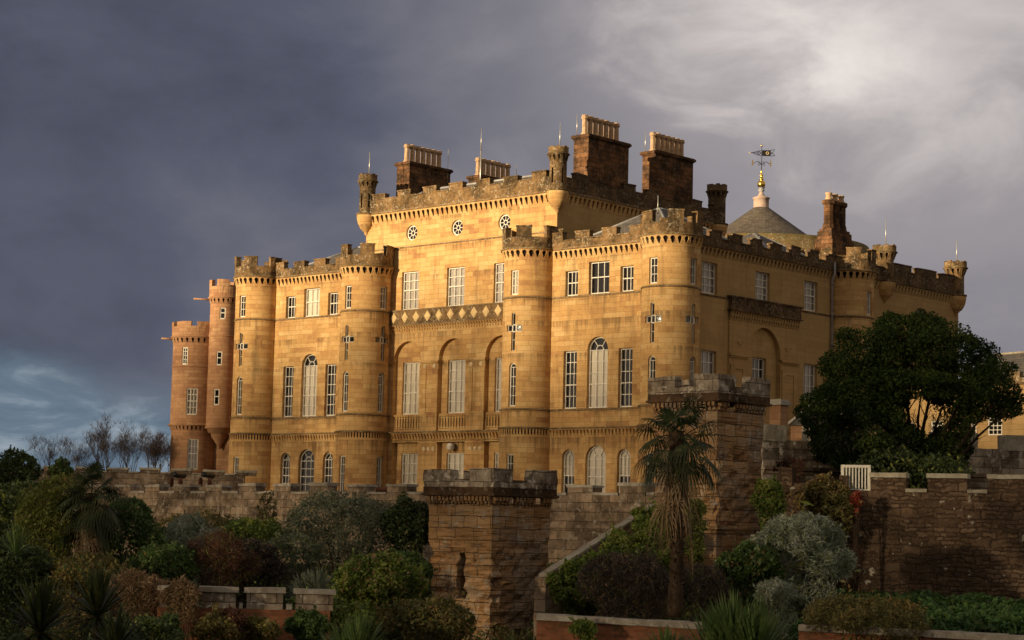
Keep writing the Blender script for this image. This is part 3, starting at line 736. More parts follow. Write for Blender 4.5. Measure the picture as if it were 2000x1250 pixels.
for k in range(13):
    c = -94.87+1.045*k
    if -94.6 < c < -82.3:
        P_ = [(c-.31, 16.55), (c, 16.17), (c+.31, 16.55), (c, 16.93)]
        b.add([mp(u, z, -.205) for u, z in P_]+[mp(c+(u-c)*.72, 16.55+(z-16.55)*.72, -.25) for u, z in P_], [(0, 1, 5, 4), (1, 2, 6, 5), (2, 3, 7, 6), (3, 0, 4, 7), (4, 5, 6, 7)])
b.build('diamond_panel', M['pale_diamond'], main)
# piers: capitals, niches, discs, balustrades
b = MB(); pd = MB()
PX = [(AX[0]+1.25, AX[1]-1.35), (AX[1]+1.25, AX[2]-1.35)]
for (p0, p1) in PX:
    cm = (p0+p1)/2
    b.uzbox(mp, p0-.10, p1+.10, 13.52, 13.62, -.16, .1); b.uzbox(mp, p0-.04, p1+.04, 13.44, 13.52, -.09, .1); b.uzbox(mp, p0-.02, p1+.02, 12.98, 13.05, -.05, .05)
    for s in (-.43, .43):
        u0 = cm+s; b.uzbox(mp, u0-.33 if s < 0 else u0-.13, u0+.13 if s < 0 else u0+.33, 10.12, 12.98, -.045, .02)
        pd.add([mp(u0+.15*math.cos(t), 13.25+.15*math.sin(t), -.05) for t in np.linspace(0, 2*PI, 13)[:-1]]+[mp(u0, 13.25, -.12)], [(i, (i+1) % 12, 12) for i in range(12)], None, 0, True)
    b.uzbox(mp, p0-.05, p1+.05, 10.10, 10.26, -.12, .02); b.uzbox(mp, p0, p1, 9.04, 10.10, -.06, .02)
    # ground storey pier head
    b.uzbox(mp, p0+.03, p1+.10, 8.20, 8.30, -.10, .02); b.uzbox(mp, p0+.03, p1+.10, 7.50, 7.56, -.05, .02)
    for k in (-1, 0, 1):
        u0 = cm+.06+.42*k; pd.add([mp(u0+.13*math.cos(t), 7.86+.15*math.sin(t), -.02) for t in np.linspace(0, 2*PI, 13)[:-1]]+[mp(u0, 7.86, -.07)], [(i, (i+1) % 12, 12) for i in range(12)], None, 0, True)
for a in AX:  # cornice over each recessed bay head and the blind balustrade
    b.uzbox(mp, a-1.35, a+1.25, 8.30, 8.42, .04, .30)
    bm = south(YM+.10); HB = []
    for k in range(10):
        u0 = a-.05-1.12+k*.249; HB.append([(u0-.05, 9.28)]+[(u0+.05, 9.28), (u0+.05, 9.86), (u0-.05, 9.86)])
        HB.append(arc(u0, 9.18, .042, 0, 2*PI, 8)[:-1]); HB.append(arc(u0, 9.96, .042, 0, 2*PI, 8)[:-1])
    sheet(b, bm, rectp(a-1.35, a+1.25, 9.0, 10.06), HB, .14, back=.001)  # gaps in the blind balustrade backed with painted shade
    b.uzbox(bm, a-1.345, a+1.245, 10.06, 10.14, -.03, .20)
b.build('pier_trim', STN, main); pd.build('carved_disc', M['pale_disc'], main)
# left-hand pier edge beside the tower
b = MB(); b.uzbox(mp, -95.0, AX[0]-1.35, 13.52, 13.62, -.12, .1); b.uzbox(mp, -95.0, AX[0]-1.35, 10.10, 10.24, -.10, .02); b.build('pier_trim', STN, main)
for i, a in enumerate(AX):
    window(castle, mp, a, 17.06, 19.62, .80, 3, 4, meet=2, d=.16, blind=(0, 1), bmat='net')
    window(castle, south(YM+.30), a, 10.15, 13.60, .78, 3, 5, meet=2, d=.14, blind=(0, 1))
    window(castle, south(YM+.38), a, 4.9, 7.60, .77, 3, 4, meet=2, d=.12, blind=(0, 1))
    f = MB(); m2 = south(YM)
    f.band(m2, arc(a, 22.21, .475, 0, 2*PI, 24)[:-1], .085, .12, .20, closed=True)
    f.band(m2, arc(a, 22.21, .15, 0, 2*PI, 12)[:-1], .05, .13, .19, closed=True)
    for k in range(8):
        t = PI/8*0 + k*PI/4
        f.band(m2, [(a+.15*math.cos(t), 22.21+.15*math.sin(t)), (a+.45*math.cos(t), 22.21+.45*math.sin(t))], .035, .135, .185)
    ww = f.build('round_window', M['white'], castle); g_ = MB(); g_.poly(m2, arc(a, 22.21, .50, 0, 2*PI, 22)[:-1], .16); g_.build('pane', M['glass'], ww)
# parapet of the main block
b = MB(); crenels(b, mp, ML+.3, MR-.3, 23.83, 24.70, 25.15, [(-96.2+2.4*k, -95.0+2.4*k) for k in range(7)], seg=.5, jz=.06)
b.build('battlement', M['parapet'], main)
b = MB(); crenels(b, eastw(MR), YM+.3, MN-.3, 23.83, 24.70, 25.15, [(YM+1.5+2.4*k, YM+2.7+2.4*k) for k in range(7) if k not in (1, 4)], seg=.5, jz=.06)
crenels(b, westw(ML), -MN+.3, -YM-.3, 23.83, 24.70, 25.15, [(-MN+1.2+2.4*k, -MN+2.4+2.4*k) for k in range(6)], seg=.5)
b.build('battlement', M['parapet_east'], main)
# main roof: slopes up from the parapet to a lead-edged flat
def hip(b, x0, x1, y0, y1, zb, ins, zt, lead=None, lw=.09):
    X0, X1, Y0, Y1 = x0+ins, x1-ins, y0+ins, y1-ins
    if X1 < X0: X0 = X1 = (x0+x1)/2
    if Y1 < Y0: Y0 = Y1 = (y0+y1)/2
    v = [(x0, y0, zb), (x1, y0, zb), (x1, y1, zb), (x0, y1, zb), (X0, Y0, zt), (X1, Y0, zt), (X1, Y1, zt), (X0, Y1, zt)]
    b.add(v, [(0, 1, 5, 4), (1, 2, 6, 5), (2, 3, 7, 6), (3, 0, 4, 7)] + ([(4, 5, 6, 7)] if (X1 > X0 and Y1 > Y0) else []), None)
    if lead:
        for i, j in ((0, 4), (1, 5), (2, 6), (3, 7), (4, 5), (5, 6), (6, 7), (7, 4)):
            if (Vector(v[i])-Vector(v[j])).length > .05: lead.tube([v[i], v[j]], lw, 6)
b = MB(); ld = MB(); hip(b, ML+1.0, MR-1.0, YM+.7, MN-.7, 24.15, 2.1, 25.62, ld); r_ = b.build('roof', M['slate'], castle); ld.build('lead_flashing', M['lead'], r_)
# wing roofs
b = MB(); ld = MB()
hip(b, -79.3, XE-.5, YF+.7, YF+9.7, 20.1, 4.2, 22.75, ld); r_ = b.build('roof', M['slate'], castle); ld.build('lead_flashing', M['lead'], r_)
b = MB(); ld = MB()
hip(b, -79.3, XE-.5, YF+11.2, YF+19.0, 20.1, 4.2, 22.45, ld); r_ = b.build('roof', M['slate'], castle); ld.build('lead_flashing', M['lead'], r_)
b = MB(); ld = MB()
hip(b, -106.3, -97.2, YF+.7, YF+12.5, 20.1, 4.3, 22.45, ld); r_ = b.build('roof', M['slate'], castle); ld.build('lead_flashing', M['lead'], r_)

def turret(cx, cy, z0, R=.54, cone=1.05, shaft=1.75, top=.85, flare=.12, mat='parapet', slits=(), rod=1.6, bigcap=False):
    """corner turret hung on a corbelled bowl; z0 = moulding at parapet foot"""
    bw_ = MB()
    zb = z0-cone
    bw_.lathe((cx, cy), [(.02, zb-.42), (.14, zb-.30), (.17, zb-.14), (.27, zb-.10), (.29, zb-.02), (.40, zb+.02), (R*.95, zb+cone*.22), (R+.09, zb+cone*.50), (R+.14, zb+cone*.74), (R+.15, zb+cone*.92)], 28)
    t = bw_.build('turret', M['stone'], castle)
    s = MB()
    s.lathe((cx, cy), [(R+.15, zb+cone*.92), (R+.20, z0-.05), (R+.20, z0+.03), (R+.02, z0+.07)], 28)
    zs = z0+.06; z1 = zs+shaft
    H = []
    for a in slits: c = math.radians(a)*R; H.append(rectp(c-.07, c+.07, zs+.35, zs+.35+shaft*.55))
    sheet(s, cyl(cx, cy, R), rectp(-PI*R, PI*R, zs, z1), H, .12, ccuts(R, 12), smooth=True, back=.001)
    corbels(s, cyl(cx, cy, R), -PI*R, PI*R, z1, z1+(.42 if not bigcap else .55), flare if not bigcap else .22, R*2*PI/12, .55, cutl=ccuts(R, 12), smooth=True)
    zt = z1+(.42 if not bigcap else .55); RR = R+(flare if not bigcap else .22)
    s.lathe((cx, cy), [(RR, zt-.01), (RR+.06, zt), (RR+.06, zt+.06), (RR-.03, zt+.09), (RR-.03, zt+.40), (RR-.02, zt+.44), (RR-.2, zt+.45), (RR-.22, zt+.2), (.02, zt+.2)], 28)
    for k in range(8):
        a0 = k*2*PI/8; m_ = cyl(cx, cy, RR-.03); s.uzbox(m_, a0*(RR-.03)-.17, a0*(RR-.03)+.10, zt+.42, zt+.50+random.uniform(0, .03), -.006, .17, seg=3)
    s.build('turret_top', [M[mat], M['dark']], t)
    if rod: r = MB(); r.tube([(cx+.1, cy, zt+.3), (cx+.1, cy, zt+.5+rod)], [.035, .022], 5); r.build('lightning_rod', M['metal'], t)
    return t
turret(ML, YM, 23.82, slits=(0, 60), mat='parapet'); turret(MR, YM, 23.82, slits=(0, 75), mat='parapet', rod=1.55)
turret(MR, MN, 23.82, R=.60, mat='parapet_east', rod=0)

def chimney(x0, x1, y0, y1, zb, zt, npots, mat, front=None, ph=1.30, rod=True):
    b = MB(); b.box(x0, x1, y0, y1, zb, zt-.28)
    b.box(x0-.06, x1+.06, y0-.06, y1+.06, zt-.28, zt-.20); b.box(x0-.14, x1+.14, y0-.14, y1+.14, zt-.20, zt-.06); b.box(x0-.09, x1+.09, y0-.09, y1+.09, zt-.06, zt)
    st = b.build('chimney_stack', M[mat], castle)
    for k in range(npots):
        p = MB(); y = y0+.32+(y1-y0-.64)*k/(npots-1)*.93; r = .17
        p.lathe(((x0+x1)/2, y), [(r+.07, zt), (r+.07, zt+.10), (r+.02, zt+.16), (r, zt+.22), (r-.01, zt+ph-.28), (r+.05, zt+ph-.22), (r+.07, zt+ph-.14), (r+.02, zt+ph-.08), (r+.05, zt+ph-.03), (r+.03, zt+ph+random.uniform(-.02, .03)), (r-.06, zt+ph), (r-.08, zt+ph-.5)], 8, smooth=False)
        p.build('chimney_pot', M['pot'], st)
    if rod: r = MB(); r.tube([(x0+.15, y0+.1, zt-.1), (x0+.15, y0+.1, zt+1.45)], [.03, .02], 5); r.build('lightning_rod', M['metal'], st)
    return st
chimney(-81.0, -79.78, 94.82, 98.88, 23.2, 27.88, 7, 'chimney'); chimney(-81.0, -79.78, 101.86, 105.84, 23.2, 27.93, 7, 'chimney')
st = chimney(-96.95, -95.70, 94.70, 98.75, 23.4, 27.80, 7, 'chimney', rod=False); chimney(-96.9, -95.68, 101.88, 105.9, 23.4, 27.93, 7, 'chimney', rod=False)
r = MB()
for (px, py, X, ln) in ((875, 325, -95.7, 1.6), (1009, 335, -95.7, .6)):
    d = at(px, py, 1)-CAM; k = X/d.x; p = CAM+d*k; r.tube([(X, p.y, p.z-1.2), (X, p.y, p.z+ln*.75)], .022, 5)
r.build('lightning_rod', M['metal'], st)
r = MB(); r.tube([(-89.75, 95.5, 25.0), (-89.75, 95.5, 27.9)], [.05, .05], 6); r.tube([(-89.75, 95.5, 27.9), (-89.75, 95.5, 29.55)], [.04, .022], 6); r.build('flagpole', M['metal'], castle)

# east front
b = MB(); mp = eastw(XE); EY = [94.85, 100.33, 105.66]; H = []
for i, y in enumerate(EY):
    H.append(rectp(y-.76, y+.76, 17.05, 18.95))
    if i != 1: H.append(rectp(y-.76, y+.76, 10.15, 13.65))
for (ya, yb) in ((YF, EY[1]-3.55), (EY[1]+3.75, 109.6)):
    sheet(b, mp, rectp(ya, yb, BASE-1, 19.34), [h for h in H if h[0][0] > ya and h[1][0] < yb], .26, cuts(ya, yb, 2.2), back=.12)
sheet(b, mp, rectp(EY[1]-3.55, EY[1]+3.75, 15.66, 19.34), [h for h in H if abs(h[0][0]+.76-EY[1]) < .1], .26, back=.12)
sheet(b, mp, rectp(EY[1]-3.55, EY[1]+3.75, BASE-1, 9.2), [])
# middle feature: proud panel with a tall arched recess
pm = eastw(XE+.10); cc = EY[1]+.12
sheet(b, pm, rectp(EY[1]-3.55, EY[1]+3.75, 9.2, 15.66), [archp(cc, 1.72, 9.3, 15.50, 24)], .30, cuts(EY[1]-3.4, EY[1]+3.6, 2))
b.uzbox(mp, EY[1]-3.56, EY[1]-3.54, 9.2, 15.66, -.10, .02); b.uzbox(mp, EY[1]+3.74, EY[1]+3.76, 9.2, 15.66, -.10, .02)
sheet(b, eastw(XE-.20), rectp(cc-1.8, cc+1.8, 9.2, 15.6), [rectp(EY[1]-.74, EY[1]+.74, 10.15, 13.65)], .2, back=.12)
ew = b.build('side_wall', [M['stone_east'], M['dark']], castle)
b = MB()
corbels(b, mp, YF+1.5, 108.1, 19.34, 19.86, .18, .40, .62)
corbels(b, pm, EY[1]-3.6, EY[1]+3.8, 15.66, 16.0, .12, .26, .5); corbels(b, eastw(XE+.16), EY[1]-3.6, EY[1]+3.8, 15.98, 16.28, .12, .26, .5)
for s in (-1, 1):
    c0 = cc+s*2.72
    b.uzbox(pm, c0-1.0, c0+1.0, 13.52, 13.66, -.16, .1); b.uzbox(pm, c0-.92, c0+.92, 13.42, 13.52, -.08, .1)
    b.uzbox(pm, c0-.85, c0-.42, 9.3, 13.0, -.05, .02); b.uzbox(pm, c0+.42, c0+.85, 9.3, 13.0, -.05, .02); b.uzbox(pm, c0-.85, c0+.85, 12.75, 13.02, -.052, .02)
    b.poly(pm, rectp(c0-.40, c0+.40, 9.3, 12.75), -.003, 1 if False else 0)
    b.band(pm, arc(cc+s*2.55, 14.55, .30, PI*1.1, PI*1.9, 8), .07, -.04, .02)
b.build('corbel_table', [M['stone_east'], M['dark']], ew)
b = MB(); b.uzbox(mp, YF+1.4, 108.2, 19.86, 19.98, -.26, .02, seg=6); b.uzbox(mp, YF+1.4, 108.2, 16.90, 17.0, -.05, .02); b.uzbox(eastw(XE+.2), EY[1]-3.7, EY[1]+3.95, 16.26, 16.34, -.18, .2); b.uzbox(eastw(XE+.2), EY[1]-3.75, EY[1]+4.0, 17.06, 17.15, -.15, .2)
b.build('string_course', M['parapet_east'], ew)
b = MB(); b.uzbox(eastw(XE+.2), EY[1]-3.6, EY[1]+3.85, 16.34, 17.06, -.08, .1)
for k in range(8):
    c0 = EY[1]-3.0+.85*k; P_ = [(c0-.26, 16.70), (c0, 16.42), (c0+.26, 16.70), (c0, 16.98)]; b.band(eastw(XE+.2), P_, .05, -.11, -.06, closed=True)
b.build('balcony', M['parapet_east'], ew)
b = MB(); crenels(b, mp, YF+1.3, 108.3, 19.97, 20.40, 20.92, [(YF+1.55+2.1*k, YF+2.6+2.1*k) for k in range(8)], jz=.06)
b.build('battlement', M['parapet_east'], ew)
for i, y in enumerate(EY):
    window(castle, mp, y, 17.05, 18.95, .76, 3, 4, meet=2, blind=(0, 1), bmat='net')
    window(castle, mp if i != 1 else eastw(XE-.20), y, 10.15, 13.65, .76 if i != 1 else .74, 3, 5, meet=2, blind=(0, 1), bmat='net')
tower(XE, 109.9, 0, 45, side=True, frontw=False)
r = MB(); r.tube([(XE+.14, 107.9, 9), (XE+.14, 107.9, 19.3), (XE+.36, 107.85, 19.6), (XE+.36, 107.85, 20.4)], .075, 8)
for z in (11, 13, 15, 17, 19): r.tube([(XE+.14, 107.9, z), (XE+.14, 107.9, z+.12)], .11, 8)
r.build('downpipe', M['lead'], castle)
r = MB(); r.tube([(TX[3]-1.85, YF-.10, 6), (TX[3]-1.85, YF-.10, 19.3)], .035, 6); r.build('downpipe', M['stone_plain'], castle)
# north block with its two big-capped turrets
b = MB(); cl = 119.2
sheet(b, eastw(XE), rectp(109.6, 124.3, BASE-1, 19.32), [archp(cl, .95, 17.0, 18.45, 18)], .25, cuts(112, 124, 2.4), back=.1)
b.add([(XE, 124.3, 3.8), (XE-18, 124.3, 3.8), (XE-18, 124.3, 19.32), (XE, 124.3, 19.32)], [(0, 1, 2, 3)])
nb = b.build('side_wall', [M['stone_east'], M['dark']], castle)
b = MB(); corbels(b, eastw(XE), 111.4, 123.9, 19.3, 19.86, .18, .42, .5); b.build('corbel_table', [M['stone_east'], M['dark']], nb)
b = MB(); b.uzbox(eastw(XE), 111.3, 124, 19.86, 19.98, -.26, .02, seg=5); b.band(eastw(XE), arc(cl, 17.5, 1.02, 0, PI, 16), .10, -.06, .02); b.build('string_course', M['parapet_east'], nb)
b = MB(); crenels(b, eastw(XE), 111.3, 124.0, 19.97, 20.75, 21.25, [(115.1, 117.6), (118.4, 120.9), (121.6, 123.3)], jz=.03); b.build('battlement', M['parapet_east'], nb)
b = MB(); b.box(XE-17, XE-.45, 110, 123.8, 19.4, 19.9); b.build('roof', M['lead'], nb)
window(castle, eastw(XE), cl, 17.0, 18.45, .95, 4, 1, arch=True, d=.12)
turret(XE, 114.45, 19.9, R=.60, shaft=1.30, bigcap=True, mat='parapet', cone=1.1, rod=1.9); turret(XE, 123.9, 19.9, R=.60, shaft=1.30, bigcap=True, mat='parapet', cone=1.1, rod=1.6)

# round saloon with conical roof
DC = (XC, 126.1)
b = MB(); b.lathe(DC, [(8.3, 18), (8.3, 23.6), (8.5, 23.65), (8.5, 23.8), (8.3, 23.9), (8.3, 24.90), (7.95, 24.97), (7.8, 24.8), (7.7, 24.5)], 72); dr = b.build('drum', M['ledge'], castle)
b = MB(); b.lathe(DC, [(7.9, 24.62), (5.0, 24.92), (2.8, 26.52), (.62, 28.12)], 72); cr = b.build('roof', M['cone_slate'], castle)
b = MB(); b.lathe(DC, [(.66, 27.98), (.66, 28.08), (.60, 28.12), (.60, 28.80), (.68, 28.84), (.66, 28.92), (.30, 29.05), (.16, 29.3), (.14, 29.45)], 24); b.build('finial_base', M['pedestal'], cr)
vane = thing('weather_vane', (DC[0], DC[1], 29.5), label='gilded ball and black flag weather vane on top of the conical slate roof', cat='weather vane')
b = MB(); b.lathe(DC, [(.20, 29.5), (.42, 29.72), (.40, 29.8), (.28, 29.9), (.42, 30.05), (.5, 30.10)], 20); b.build('vane_foot', M['lead'], vane)
b = MB(); prof = [(.5*math.sin(t)+.001, 30.52-.5*math.cos(t)) for t in np.linspace(.25, PI-.35, 16)]
b.lathe(DC, prof+[(.16, 31.0), (.26, 31.12), (.28, 31.22), (.20, 31.32), (.13, 31.5), (.20, 31.6), (.19, 31.72), (.10, 31.82), (.08, 32.0), (.12, 32.1), (.10, 32.2), (.04, 32.35)], 24); b.build('gilded_ball', M['gold'], vane)
def camax(c): # axis of the vane, swung with the wind across the view
    return Vector((math.cos(YAW+.15), math.sin(YAW+.15), 0))
ax_ = camax(0)
def vp(u, z, d=0): return (DC[0]+ax_.x*u-ax_.y*d, DC[1]+ax_.y*u+ax_.x*d, z)
b = MB(); b.tube([vp(0, 32.2), vp(0, 35.25)], [.05, .035], 6)
for s in (-1, 1):
    b.band(vp, [(0, 33.05)]+[(s*(.15+.38*(1-math.cos(t))), 33.05+.30*math.sin(t)) for t in np.linspace(0, PI*.9, 9)]+[(s*1.05, 33.1)], .06, -.025, .025)
    b.band(vp, arc(s*.30, 33.05, .14, 0, 2*PI, 12)[:-1], .05, -.02, .02, closed=True)
    b.band(lambda u, z, d: (DC[0]-ax_.y*u, DC[1]+ax_.x*u, z), [(s*.1, 33.1), (s*.5, 33.32), (s*.95, 33.1)], .05, -.02, .02)
b.build('spindle', M['iron'], vane)
b = MB()
for s in (-1, 1): b.band(vp, [(s*1.15, 32.85), (s*1.15, 33.55)], .10, -.03, .03); b.band(vp, [(s*1.02, 33.2), (s*1.28, 33.2)], .08, -.031, .031); b.band(vp, [(s*1.02, 32.9), (s*1.30, 32.9)], .07, -.029, .029)
prof = [(.13*math.sin(t)+.001, 35.36-.13*math.cos(t)) for t in np.linspace(.2, PI-.1, 8)]; b.lathe(DC, prof+[(.01, 35.72)], 10)
b.build('compass_letter', M['gold'], vane)
b = MB(); 
b.add([vp(.06, 34.08, -.03), vp(1.15, 34.12, -.03), vp(1.15, 34.85, -.03), vp(.06, 34.80, -.03), vp(.06, 34.08, .03), vp(1.15, 34.12, .03), vp(1.15, 34.85, .03), vp(.06, 34.80, .03)], [(0, 1, 2, 3), (7, 6, 5, 4), (0, 4, 5, 1), (2, 6, 7, 3), (1, 5, 6, 2), (0, 3, 7, 4)])
for P_ in ([(1.13, 34.83), (1.7, 35.0), (1.45, 34.62), (1.13, 34.5)], [(1.13, 34.45), (1.45, 34.42), (1.72, 34.2), (1.13, 34.13)]): b.band(vp, P_, .07, -.03, .03)
b.build('flag', M['iron'], vane)
b = MB(); b.band(vp, [(-.05, 34.45), (-1.45, 34.42)], .07, -.03, .03); b.band(vp, [(-.1, 34.75), (-.7, 34.6), (-1.3, 34.43), (-.7, 34.25), (-.1, 34.1)], .06, -.03, .03); b.band(vp, arc(-.35, 34.43, .2, 0, 2*PI, 10)[:-1], .05, -.02, .02, closed=True)
b.build('arrow', M['iron'], vane)
b = MB(); b.band(vp, arc(.72, 34.47, .16, 0, 2*PI, 16)[:-1], .09, -.045, .045, closed=True); b.add([vp(-1.45, 34.30, 0), vp(-1.45, 34.54, 0), vp(-1.72, 34.42, 0), vp(-1.45, 34.42, .05)], [(0, 1, 2), (0, 2, 3), (1, 3, 2)]); b.build('badge', M['pale_disc'], vane)
vane.scale = (.63, .63, .63)
vane.location = (DC[0], DC[1], 29.35)
for o_ in vane.children: o_.matrix_parent_inverse = Matrix.Translation((-DC[0], -DC[1], -29.5))

# triple chimney on the north-east
p = at(1630, 462, 146); cx, cy = p.x, p.y; zb = p.z
b = MB(); b.box(cx-.75, cx+.75, cy-1.45, cy+1.45, zb-3, zb-.35); b.box(cx-.62, cx+.62, cy-1.34, cy+1.34, zb-.35, zb+.25)
b.box(cx-.52, cx+.52, cy-1.24, cy+1.24, zb+.24, zb+.45)
for k in (-1, 0, 1): b.lathe((cx, cy+k*.82), [(.48, zb+.44), (.44, zb+.6), (.42, zb+.75), (.36, zb+.95), (.36, zb+2.20), (.44, zb+2.27), (.50, zb+2.36), (.50, zb+2.55), (.42, zb+2.59), (.02, zb+2.60)], 8, smooth=False)
st = b.build('chimney_stack', M['chimney'], castle)
for k in (-1, 0, 1): q = MB(); q.lathe((cx, cy+k*.82), [(.28, zb+2.58), (.26, zb+2.72), (.21, zb+2.8), (.21, zb+2.98), (.27, zb+3.03), (.25, zb+3.14), (.18, zb+3.14)], 12); q.build('chimney_pot', M['pot'], st)
r = MB(); r.tube([(cx-.1, cy-.5, zb+2.5), (cx-.1, cy-.5, zb+3.7)], [.03, .02], 5); r.build('lightning_rod', M['metal'], st)

# rods along the roofs
for (x, y, z, h) in ((TX[3]-.1, YF-1.2, 21.2, 1.1), (TX[0]-2.4, 97, 19, 3.0)):
    r = MB(); r.tube([(x, y, z), (x, y, z+h)], [.03, .02], 5); r.build('lightning_rod', M['metal'], castle)

# round globe lamp over the middle ground window
lamp = thing('wall_lamp', (AX[1]-.1, YM+.3, 8.03), label='white globe lamp on the castle wall above the middle ground-floor window', cat='lamp')
b = MB(); prof = [(.26*math.sin(t)+.001, 7.98-.26*math.cos(t)) for t in np.linspace(.05, PI-.05, 14)]; b.lathe((AX[1]-.1, YM+.02), prof, 18); b.build('globe', M['white_glass'], lamp)
b = MB(); b.lathe((AX[1]-.1, YM+.02), [(.275, 7.95), (.29, 7.97), (.29, 8.0), (.275, 8.02)], 18); b.tube([(AX[1]-.1, YM+.02, 7.98), (AX[1]-.1, YM+.37, 8.05)], .03, 6); b.build('bracket', M['metal'], lamp)

# reddish round towers at the west end
RD = at(381, 800, 151.0); RT = at(431, 800, 149.2)
b = MB(); R_ = 1.82; mq = cyl(RD.x, RD.y, R_)
vth = 47.0-8  # direction towards the garden, degrees east of south
def thp(px, c, R_, D): # angle on a drum for a photo column
    s_ = max(-.97, min(.97, (px-c)/FPX*D/R_)); return math.asin(s_)+math.atan2(-RD.x, RD.y)
W1 = thp(357.5, 381, R_, 150)*R_; W2 = thp(374, 381, R_, 150)*R_; W3 = thp(380, 381, 1.72, 150)*1.72
sheet(b, mq, rectp(-PI*R_, PI*R_, 9.9, 16.1), [rectp(W1-.24, W1+.24, 14.42, 15.72), rectp(W2-.42, W2+.42, 10.68, 12.66)], .16, ccuts(R_), smooth=True, back=.08)
sheet(b, cyl(RD.x, RD.y, 1.72), rectp(-PI*1.72, PI*1.72, 3, 9.5), [rectp(W3-.40, W3+.40, 6.62, 8.90)], .16, ccuts(1.72), smooth=True, back=.08)
RM = [M['stone_red'], M['dark']]
rt = b.build('round_tower', RM, castle)
b = MB(); corbels(b, cyl(RD.x, RD.y, 1.72), -PI*1.72, PI*1.72, 9.5, 9.9, .14, .30, .5, cutl=ccuts(1.72, 12), smooth=True); corbels(b, mq, -PI*R_, PI*R_, 16.05, 16.5, .13, .42, .5, cutl=ccuts(R_, 12), smooth=True)
b.lathe((RD.x, RD.y), [(1.86, 9.88), (1.98, 9.9), (1.98, 10.0), (R_, 10.05)], 40); b.lathe((RD.x, RD.y), [(R_+.13, 16.48), (R_+.2, 16.5), (R_+.2, 16.6), (R_+.1, 16.64)], 40); b.lathe((RD.x, RD.y), [(R_, 14.36), (R_+.05, 14.34), (R_+.05, 14.26), (R_, 14.24)], 40)
b.build('corbel_table', RM, rt)
b = MB(); b.uzbox(mq, -PI*R_, PI*R_, 16.6, 17.32, -.12, .2, seg=48)
for c0 in (0, 52, 104, -52): a = math.radians(c0+16); b.uzbox(mq, (a-.33)*R_, (a+.33)*R_, 17.3, 17.68, -.13, .19, seg=6, jz=.02)
b.build('battlement', M['stone_red'], rt); b = MB(); b.lathe((RD.x, RD.y), [(R_, 16.7), (.02, 16.9)], 20); b.build('roof', M['lead'], rt)
sp = MB(); q = Vector((RD.x, RD.y, 16.45)); dv = Vector((-math.cos(YAW), -math.sin(YAW), 0)); sp.tube([q+dv*1.8, q+dv*2.75+Vector((0, 0, .05))], .075, 6); sp.build('water_spout', M['stone_red'], rt)
window(castle, mq, W1, 14.42, 15.72, .24, 2, 4, d=.06); window(castle, mq, W2, 10.68, 12.66, .42, 3, 4, meet=2, d=.06, blind=(0, 1)); window(castle, cyl(RD.x, RD.y, 1.72), W3, 6.62, 8.90, .40, 3, 4, meet=2, d=.06, blind=(0, 1), bmat='net')
b = MB(); r2 = 1.06; m3 = cyl(RT.x, RT.y, r2)
W4 = thp(427.5, 431, r2, 149)*r2; W5 = thp(424, 431, r2, 149)*r2; W6 = thp(421.5, 431, r2, 149)*r2
sheet(b, m3, rectp(-PI*r2, PI*r2, 9.85, 19.0), [rectp(W4-.22, W4+.22, 17.80, 18.68), rectp(W5-.22, W5+.22, 14.36, 15.40), rectp(W6-.22, W6+.22, 11.40, 12.60)], .14, ccuts(r2, 10), smooth=True, back=.06)
b.lathe((RT.x, RT.y), [(.05, 8.15), (.18, 8.3), (.20, 8.5), (.42, 8.8), (.62, 9.1), (.66, 9.35), (.90, 9.4), (.93, 9.65), (1.12, 9.7), (1.14, 9.85), (1.06, 9.9)], 26)
tt = b.build('turret', RM, castle)
b = MB(); corbels(b, m3, -PI*r2, PI*r2, 18.98, 19.42, .13, .33, .5, cutl=ccuts(r2, 12), smooth=True); b.lathe((RT.x, RT.y), [(r2+.13, 19.4), (r2+.2, 19.42), (r2+.2, 19.5), (r2+.1, 19.54)], 30); b.lathe((RT.x, RT.y), [(r2, 16.66), (r2+.06, 16.64), (r2+.06, 16.54), (r2, 16.52)], 30)
b.build('corbel_table', RM, tt)
b = MB(); b.uzbox(m3, -PI*r2, PI*r2, 19.5, 20.28, -.11, .18, seg=36)
for c0 in (-40, 35, 110, 180): a = math.radians(c0+10); b.uzbox(m3, (a-.45)*r2, (a+.40)*r2, 20.26, 20.78, -.12, .17, seg=6, jz=.03)
b.build('battlement', M['stone_red'], tt)
sp = MB(); q = Vector((RT.x, RT.y, 19.35)); sp.tube([q+dv*1.05, q+dv*2.35+Vector((0, 0, .05))], .07, 6); sp.build('water_spout', M['stone_red'], tt)
for (W_, z0, z1) in ((W4, 17.80, 18.68), (W5, 14.36, 15.40), (W6, 11.40, 12.60)): window(castle, m3, W_, z0, z1, .22, 1, 2, d=.05, meet=1)
b = MB(); b.box(RT.x-1.2, TX[0]+1.0, RT.y+.35, RT.y+2.4, 3, 16.3); b.build('link_wall', M['stone_red'], castle)
# hidden backs of the house, so that it stands as a solid block
b = MB(); b.box(TX[0]+.3, ML, YF+.5, 109, 3.8, 19.6); b.box(ML-.3, MR+.3, 93.2, 108.3, 3.8, 15.2); b.box(MR+.2, XE-.75, YF+.75, 109.4, 3.8, 19.6); b.build('inner_wall', M['stone_plain'], castle)

